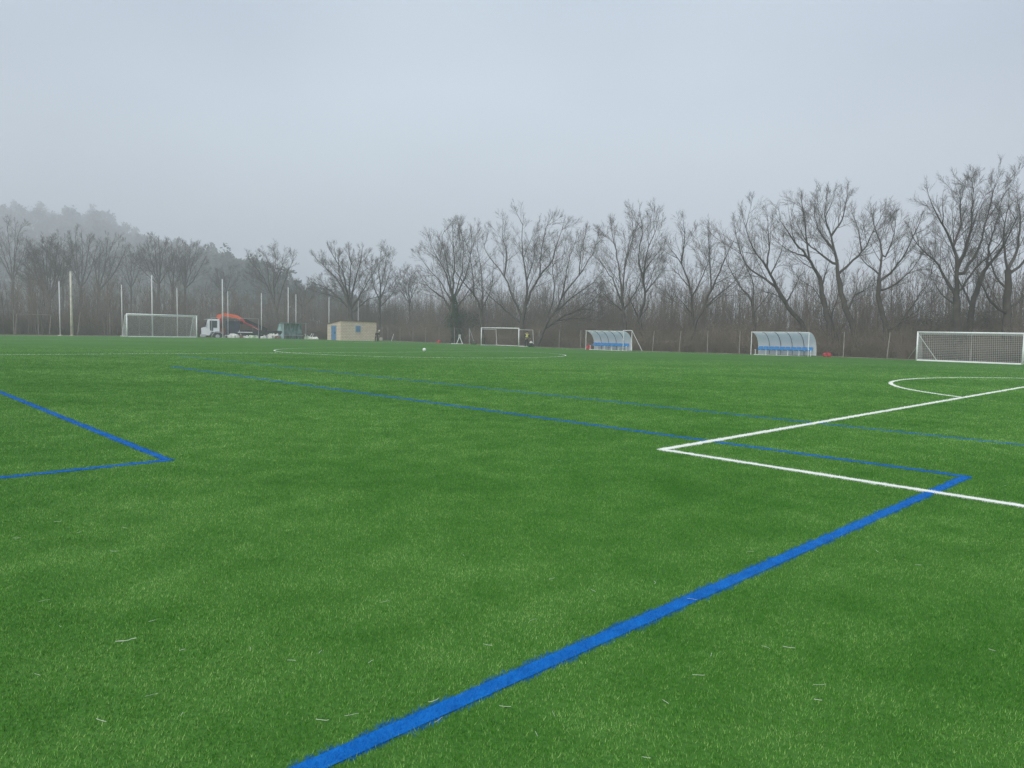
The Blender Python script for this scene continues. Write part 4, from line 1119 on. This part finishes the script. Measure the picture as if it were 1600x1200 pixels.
# ------------------------------------------------------------------ sacks and odds and ends
def blob(name, label, cat, px, b, w_, h, dpt, m, seed, grp=None, a_line=None, peaks=3, extra=None):
    q_ = random.Random(seed)
    p = on_b(px, b) if a_line is None else on_a(px, a_line)
    bm = bmesh.new(); bmesh.ops.create_icosphere(bm, subdivisions=4, radius=1)
    ph = [(q_.uniform(1, 3), q_.uniform(1, 3), q_.uniform(0, 6.28), q_.uniform(.08, .2)) for _ in range(7)]
    for v in bm.verts:
        c_ = v.co; s = 1+sum(am*math.sin(fx*3*c_.x+ph_)*math.cos(fy*3*c_.y+ph_*2) for fx, fy, ph_, am in ph)
        x = math.copysign(abs(c_.x)**.8, c_.x); z = c_.z
        v.co = Vector((x*w_/2*s, c_.y*dpt/2*s, max(z, -.35)*h*.62*s+h*.3*.62))
        v.co.z = max(v.co.z, -.02)
    me = bpy.data.meshes.new(name); bm.to_mesh(me); bm.free(); me.materials.append(MT[m]); me.polygons.foreach_set('use_smooth', [True]*len(me.polygons))
    o = bpy.data.objects.new(name, me); COL.objects.link(o); o.location = p; tag(o, label, cat, grp)
    return o
SG = 'slumped bulk sacks along the far goal line'
blob('bulk_sack', 'slumped white sack in front of the truck body, left of the others', 'sack', 365.5, 101.2, 1.15, .62, .8, 'sack', 1, SG)
blob('debris_pile', 'brown debris heap between the slumped white sacks', 'debris', 376, 101.4, .9, .45, .7, 'dirt', 2)
blob('bulk_sack', 'low flattened white sack right of the brown debris', 'sack', 385, 101.2, .7, .4, .8, 'sack', 3, SG)
blob('bulk_sack', 'pale green printed sack at the foot of the thin goal frame', 'sack', 394.5, 101.0, 1.1, .45, .8, 'sackg', 4, SG)
blob('bulk_sack', 'small white sack left of the big white sacks', 'sack', 410.5, 101.2, .5, .4, .5, 'sack', 5, SG)
blob('bulk_sack', 'little pale sack propped behind the small white one', 'sack', 413.5, 101.9, .4, .6, .4, 'sack', 6, SG)
blob('bulk_sack', 'tall rounded white sack left of the old green dugout', 'sack', 422.5, 101.2, .55, .85, .6, 'sack', 7, SG)
blob('bulk_sack', 'large white sack with brown contents beside the old green dugout', 'sack', 430, 101.6, 1.0, .8, .7, 'sack', 8, SG)
blob('debris_pile', 'dark brown heap spilling against the large white sack', 'debris', 433.5, 101.0, .7, .45, .5, 'dirt', 9)
blob('bulk_sack', 'flat white sack crumpled right of the old green dugout', 'sack', 490, 100.8, 1.35, .42, .9, 'sack', 10, SG)
blob('bulk_sack', 'dark-streaked green sack tucked at the dugout post', 'sack', 481, 101.3, .8, .55, .6, 'sackg', 12, SG)
e = empty('plank_pile', on_b(484, 101)); tag(e, 'white offcuts sticking up from the sacks by the green dugout', 'offcuts')
for k, (x0, x1, z1) in enumerate(((-.4, -.7, .75), (-.2, .3, .85), (0, -.35, .6), (.2, .5, .8))): MB().tube([(x0, 0, 0), (x1, .1, z1)], .035, 5).build('offcut', MT['white'], e)
e = empty('trestle', on_b(351.5, 101)); tag(e, 'low white rectangular frame on the turf edge beside the truck wheel', 'trestle')
for x in (0, .36, .62): MB().box(x-.025, x+.025, -.02, .03, 0, .3).build('leg', MT['white'], e)
MB().box(-.03, .68, -.02, .03, .3, .35).build('rail', MT['white'], e)
# A-shaped trestle near the ivy tree
e = empty('trestle', on_a(718, 56.3)); tag(e, 'white A-shaped trestle left of the netless small goal', 'trestle')
for s in (-1, 1): MB().tube([(s*.36, 0, 0), (s*.04, 0, .85)], .04, 8).build('leg', MT['white'], e)
MB().box(-.14, .14, -.06, .06, .85, 1.15).build('head', MT['galv'], e, .02)
MB().box(-1.0, .45, -.25, -.15, 0, .05).build('ground_rail', MT['white'], e)
e = empty('tripod_prop', on_a(733.3, 57.0)); tag(e, 'thin grey post with slanting prop left of the small goal', 'prop')
MB().tube([(0, 0, 0), (0, 0, 1.9)], .03, 8).build('post', MT['galv'], e); MB().tube([(0, 0, 1.85), (.65, -.1, .05)], .022, 8).build('prop', MT['galv'], e)
blob('green_net_heap', 'dark green heap at the foot of the slanting prop', 'heap', 740, 0, .6, .45, .5, 'ivy', 15, a_line=56.6)
blob('red_bag', 'small red bag at the foot of the fence behind the ball', 'bag', 685.5, 0, .38, .42, .3, 'red', 16, a_line=56.7)
blob('red_box', 'red box lying behind the left post of the farther dugout', 'box', 920, 0, .5, .48, .45, 'red', 17, a_line=55.9)
e = empty('red_container', on_a(1292, 55.6)); tag(e, 'small bright red twin-lobed object right of the nearer dugout', 'container')
for x in (-.15, .15): MB().wheel(x, .15, .16, -.12, .12, 16).build('lobe', MT['red'], e, .04)
MB().tube([(-.15, 0, .3), (0, 0, .36), (.15, 0, .3)], .02, 6).build('handle', MT['red'], e)
# white rails beyond the right goal
p = on_a(1540, 64); e = empty('white_rail', p+Vector((0, 0, 0))); tag(e, 'blurred white rail standing beyond the netted goal at right', 'rail')
dv = Vector((math.cos(yaw_for(0, -1)), math.sin(yaw_for(0, -1)), 0))
MB().tube([tuple(dv*-.2+Vector((0, 0, .75))), tuple(dv*.2+Vector((0, 0, 1.0))), tuple(dv*2.6+Vector((0, 0, .98)))], .05, 8).build('top_rail', MT['white'], e)
MB().tube([tuple(dv*.6+Vector((0, 0, .62))), tuple(dv*2.2+Vector((0, 0, .78)))], .035, 8).build('lower_rail', MT['white'], e)
for s in (.3, 1.3, 2.4): MB().tube([tuple(dv*s), tuple(dv*s+Vector((0, 0, .95)))], .03, 8).build('post', MT['galv'], e)
# football on the centre spot
bm = bmesh.new(); bmesh.ops.create_icosphere(bm, subdivisions=4, radius=.115)
me = bpy.data.meshes.new('football'); bm.to_mesh(me); bm.free(); me.polygons.foreach_set('use_smooth', [True]*len(me.polygons))
mb_ = mat('ball_leather', (.8, .82, .78), .4); t = mb_.node_tree; vo = N(t, 'ShaderNodeTexVoronoi'); vo.inputs['Scale'].default_value = 14
c = N(t, 'ShaderNodeTexCoord'); rr_ = N(t, 'ShaderNodeValToRGB'); rr_.color_ramp.elements[0].position = .12; rr_.color_ramp.elements[0].color = (.05, .05, .06, 1)
rr_.color_ramp.elements[1].position = .16; rr_.color_ramp.elements[1].color = (.8, .82, .78, 1); rr_.color_ramp.interpolation = 'LINEAR'
t.links.new(c.outputs['Object'], vo.inputs['Vector']); t.links.new(vo.outputs['Distance'], rr_.inputs['Fac']); t.links.new(rr_.outputs['Color'], t.nodes['Principled BSDF'].inputs['Base Color'])
me.materials.append(mb_)
o = bpy.data.objects.new('football', me); COL.objects.link(o); tag(o, 'white football lying on the centre spot', 'ball')
d_ = ray(663, 546.5); p = at(663, 546.5, 48.5); g = on_Y(663, 47.5); o.location = (g.x, g.y, g.z+.125)

# ------------------------------------------------------------------ people
def skin_mesh(name, joints, edges, radii, m, parent, root=0, sub=2):
    me = bpy.data.meshes.new(name); me.from_pydata([tuple(j) for j in joints], edges, []); me.materials.append(MT[m])
    o = bpy.data.objects.new(name, me); COL.objects.link(o); o.parent = parent
    s = o.modifiers.new('skin', 'SKIN'); s.use_smooth_shade = True
    for i, r_ in enumerate(radii):
        me.skin_vertices[0].data[i].radius = (r_, r_) if isinstance(r_, (int, float)) else r_
        me.skin_vertices[0].data[i].use_root = (i == root)
    if sub: ss = o.modifiers.new('sub', 'SUBSURF'); ss.levels = sub; ss.render_levels = sub
    return o
def person(label, pos, rz, J, hat, top, legs, vest=None):
    """J: dict of joints"""
    e = empty('person', pos, rz); tag(e, label, 'person')
    names = ['hip', 'chest', 'neck', 'head', 'crown', 'shl', 'ell', 'wrl', 'hal', 'shr', 'elr', 'wrr', 'har', 'hil', 'knl', 'anl', 'tol', 'hir', 'knr', 'anr', 'tor']
    ix = {n: i for i, n in enumerate(names)}; P = [Vector(J[n]) for n in names]
    E_ = [('hip', 'chest'), ('chest', 'neck'), ('neck', 'head'), ('head', 'crown'), ('chest', 'shl'), ('shl', 'ell'), ('ell', 'wrl'), ('wrl', 'hal'), ('chest', 'shr'), ('shr', 'elr'), ('elr', 'wrr'), ('wrr', 'har'),
          ('hip', 'hil'), ('hil', 'knl'), ('knl', 'anl'), ('anl', 'tol'), ('hip', 'hir'), ('hir', 'knr'), ('knr', 'anr'), ('anr', 'tor')]
    Rr = dict(hip=(.15, .11), chest=(.17, .12), neck=.06, head=(.085, .1), crown=(.07, .08), shl=.065, ell=.05, wrl=.035, hal=.04, shr=.065, elr=.05, wrr=.035, har=.04, hil=.09, knl=.062, anl=.045, tol=.04, hir=.09, knr=.062, anr=.045, tor=.04)
    skin_mesh('body', P, [(ix[a], ix[b]) for a, b in E_], [Rr[n] for n in names], 'skin', e)
    up = ['hip', 'chest', 'neck', 'shl', 'ell', 'wrl', 'shr', 'elr', 'wrr']; ui = {n: i for i, n in enumerate(up)}
    EU = [(ui[a], ui[b]) for a, b in E_ if a in ui and b in ui]
    g = lambda n, k: tuple(x+k for x in Rr[n]) if isinstance(Rr[n], tuple) else Rr[n]+k
    skin_mesh('jacket', [P[ix[n]]*1.0 if n != 'neck' else P[ix[n]].lerp(P[ix['chest']], .35) for n in up], EU, [g(n, .028) for n in up], top, e, 1)
    lo_ = ['hip', 'hil', 'knl', 'anl', 'hir', 'knr', 'anr']; li_ = {n: i for i, n in enumerate(lo_)}
    skin_mesh('trousers', [P[ix[n]] for n in lo_], [(li_[a], li_[b]) for a, b in E_ if a in li_ and b in li_], [g(n, .022) for n in lo_], legs, e, 0)
    for a, b in (('anl', 'tol'), ('anr', 'tor')): MB().tube([P[ix[a]], P[ix[a]].lerp(P[ix[b]], .6), P[ix[b]]], [.06, .055, .045], 8).build('shoe', MT['black'], e, smooth=True)
    hd = P[ix['head']]; cr2 = P[ix['crown']]; ax = (cr2-hd).normalized()
    MB().tube([hd+ax*.03, hd+ax*.09, cr2+ax*.03, cr2+ax*.075], [.108, .112, .095, .03], 12).build('cap' if hat == 'cap' else 'hair', MT[hat], e, smooth=True)
    # face: nose and ears
    fw = Vector((0, -1, 0)); MB().tube([hd+fw*.09+ax*.01, hd+fw*.125-ax*.01, hd+fw*.09-ax*.03], [.012, .018, .012], 6).build('nose', MT['skin'], e)
    for s in (-1, 1): MB().tube([hd+Vector((s*.085, 0, .02)), hd+Vector((s*.1, 0, -.02))], [.02, .015], 6).build('ear', MT['skin'], e)
    for hn, wn in (('hal', 'wrl'), ('har', 'wrr')):
        hp = P[ix[hn]]; dd = (hp-P[ix[wn]]).normalized(); sd_ = dd.cross(Vector((0, 1, 0.1))).normalized()
        mb = MB()
        for k, (o_, ln_) in enumerate(((-.03, .065), (-.01, .08), (.01, .075), (.03, .06))): mb.tube([hp+sd_*o_, hp+sd_*o_+dd*ln_*.6, hp+sd_*o_+dd*ln_*.95+fw*.02], [.009, .008, .007], 5)
        mb.tube([hp-sd_*.03-dd*.03, hp-sd_*.065, hp-sd_*.07+dd*.03], [.011, .01, .008], 5); mb.build('fingers', MT['skin'], e)
    if vest: skin_mesh('vest', [P[ix['chest']].lerp(P[ix['hip']], .7), P[ix['chest']], P[ix['neck']].lerp(P[ix['chest']], .4)], [(0, 1), (1, 2)], [(.19, .15), (.215, .165), (.12, .11)], vest, e, 1)
    return e
stand = dict(hip=(0, 0, .9), chest=(.02, 0, 1.25), neck=(.03, -.03, 1.46), head=(.04, -.07, 1.57), crown=(.04, -.07, 1.66), shl=(-.19, 0, 1.36), ell=(-.24, .02, 1.08), wrl=(-.18, -.16, .88), hal=(-.15, -.22, .83),
             shr=(.22, -.02, 1.35), elr=(.3, -.1, 1.1), wrr=(.33, -.28, .95), har=(.34, -.35, .9), hil=(-.1, 0, .84), knl=(-.12, -.03, .47), anl=(-.13, .03, .08), tol=(-.15, -.14, .04), hir=(.1, 0, .84), knr=(.13, -.03, .47), anr=(.15, .03, .08), tor=(.18, -.14, .04))
person('person in yellow vest and dark trousers standing behind the netless small goal', on_a(822.5, 56.6), .3, stand, 'hair', 'darkcloth', 'darkcloth', 'vest')
bend = dict(hip=(0, .1, .8), chest=(.14, .0, 1.08), neck=(.24, -.05, 1.24), head=(.31, -.1, 1.33), crown=(.36, -.12, 1.41), shl=(.02, -.16, 1.18), ell=(-.1, -.25, .95), wrl=(-.02, -.32, .75), hal=(.02, -.36, .7),
            shr=(.25, .14, 1.16), elr=(.32, .05, .92), wrr=(.3, -.16, .78), har=(.28, -.22, .74), hil=(-.09, .1, .76), knl=(-.16, -.05, .45), anl=(-.2, .1, .08), tol=(-.22, -.07, .04), hir=(.09, .1, .76), knr=(.12, -.05, .45), anr=(.12, .14, .08), tor=(.14, -.03, .04))
person('person in dark jacket and white cap bending at the right corner of the hut', on_Y(588.5, 91.5), 0, bend, 'cap', 'darkcloth', 'darkcloth')
blob('rubbish_sack', 'black sack with white top on the ground beside the person in yellow vest', 'sack', 830, 0, .55, .5, .5, 'black', 21, a_line=56.4)
o = blob('white_bundle', 'white bundle lying on the black sack behind the small goal', 'bundle', 829.5, 0, .3, .22, .3, 'sack', 22, a_line=56.3); o.location.z += .42
blob('tan_bundle', 'small tan bundle on the ground right of the bending person', 'bundle', 595, 0, .45, .5, .3, 'conc', 23, a_line=57.2)

# ------------------------------------------------------------------ haze
hz = MB().box(-900, 900, -70, 1150, -3.0, 175).build('haze', MT['white']); tag(hz, 'grey mist filling the valley', 'haze', kind='stuff')
mh = bpy.data.materials.new('mist'); mh.use_nodes = True; t = mh.node_tree; t.nodes.clear()
oo = N(t, 'ShaderNodeOutputMaterial'); pv = N(t, 'ShaderNodeVolumePrincipled'); pv.inputs['Color'].default_value = (.96, .975, 1.0, 1)
pv.inputs['Density'].default_value = 0.0019; pv.inputs['Anisotropy'].default_value = 0.0
t.links.new(pv.outputs['Volume'], oo.inputs['Volume']); hz.data.materials.clear(); hz.data.materials.append(mh)
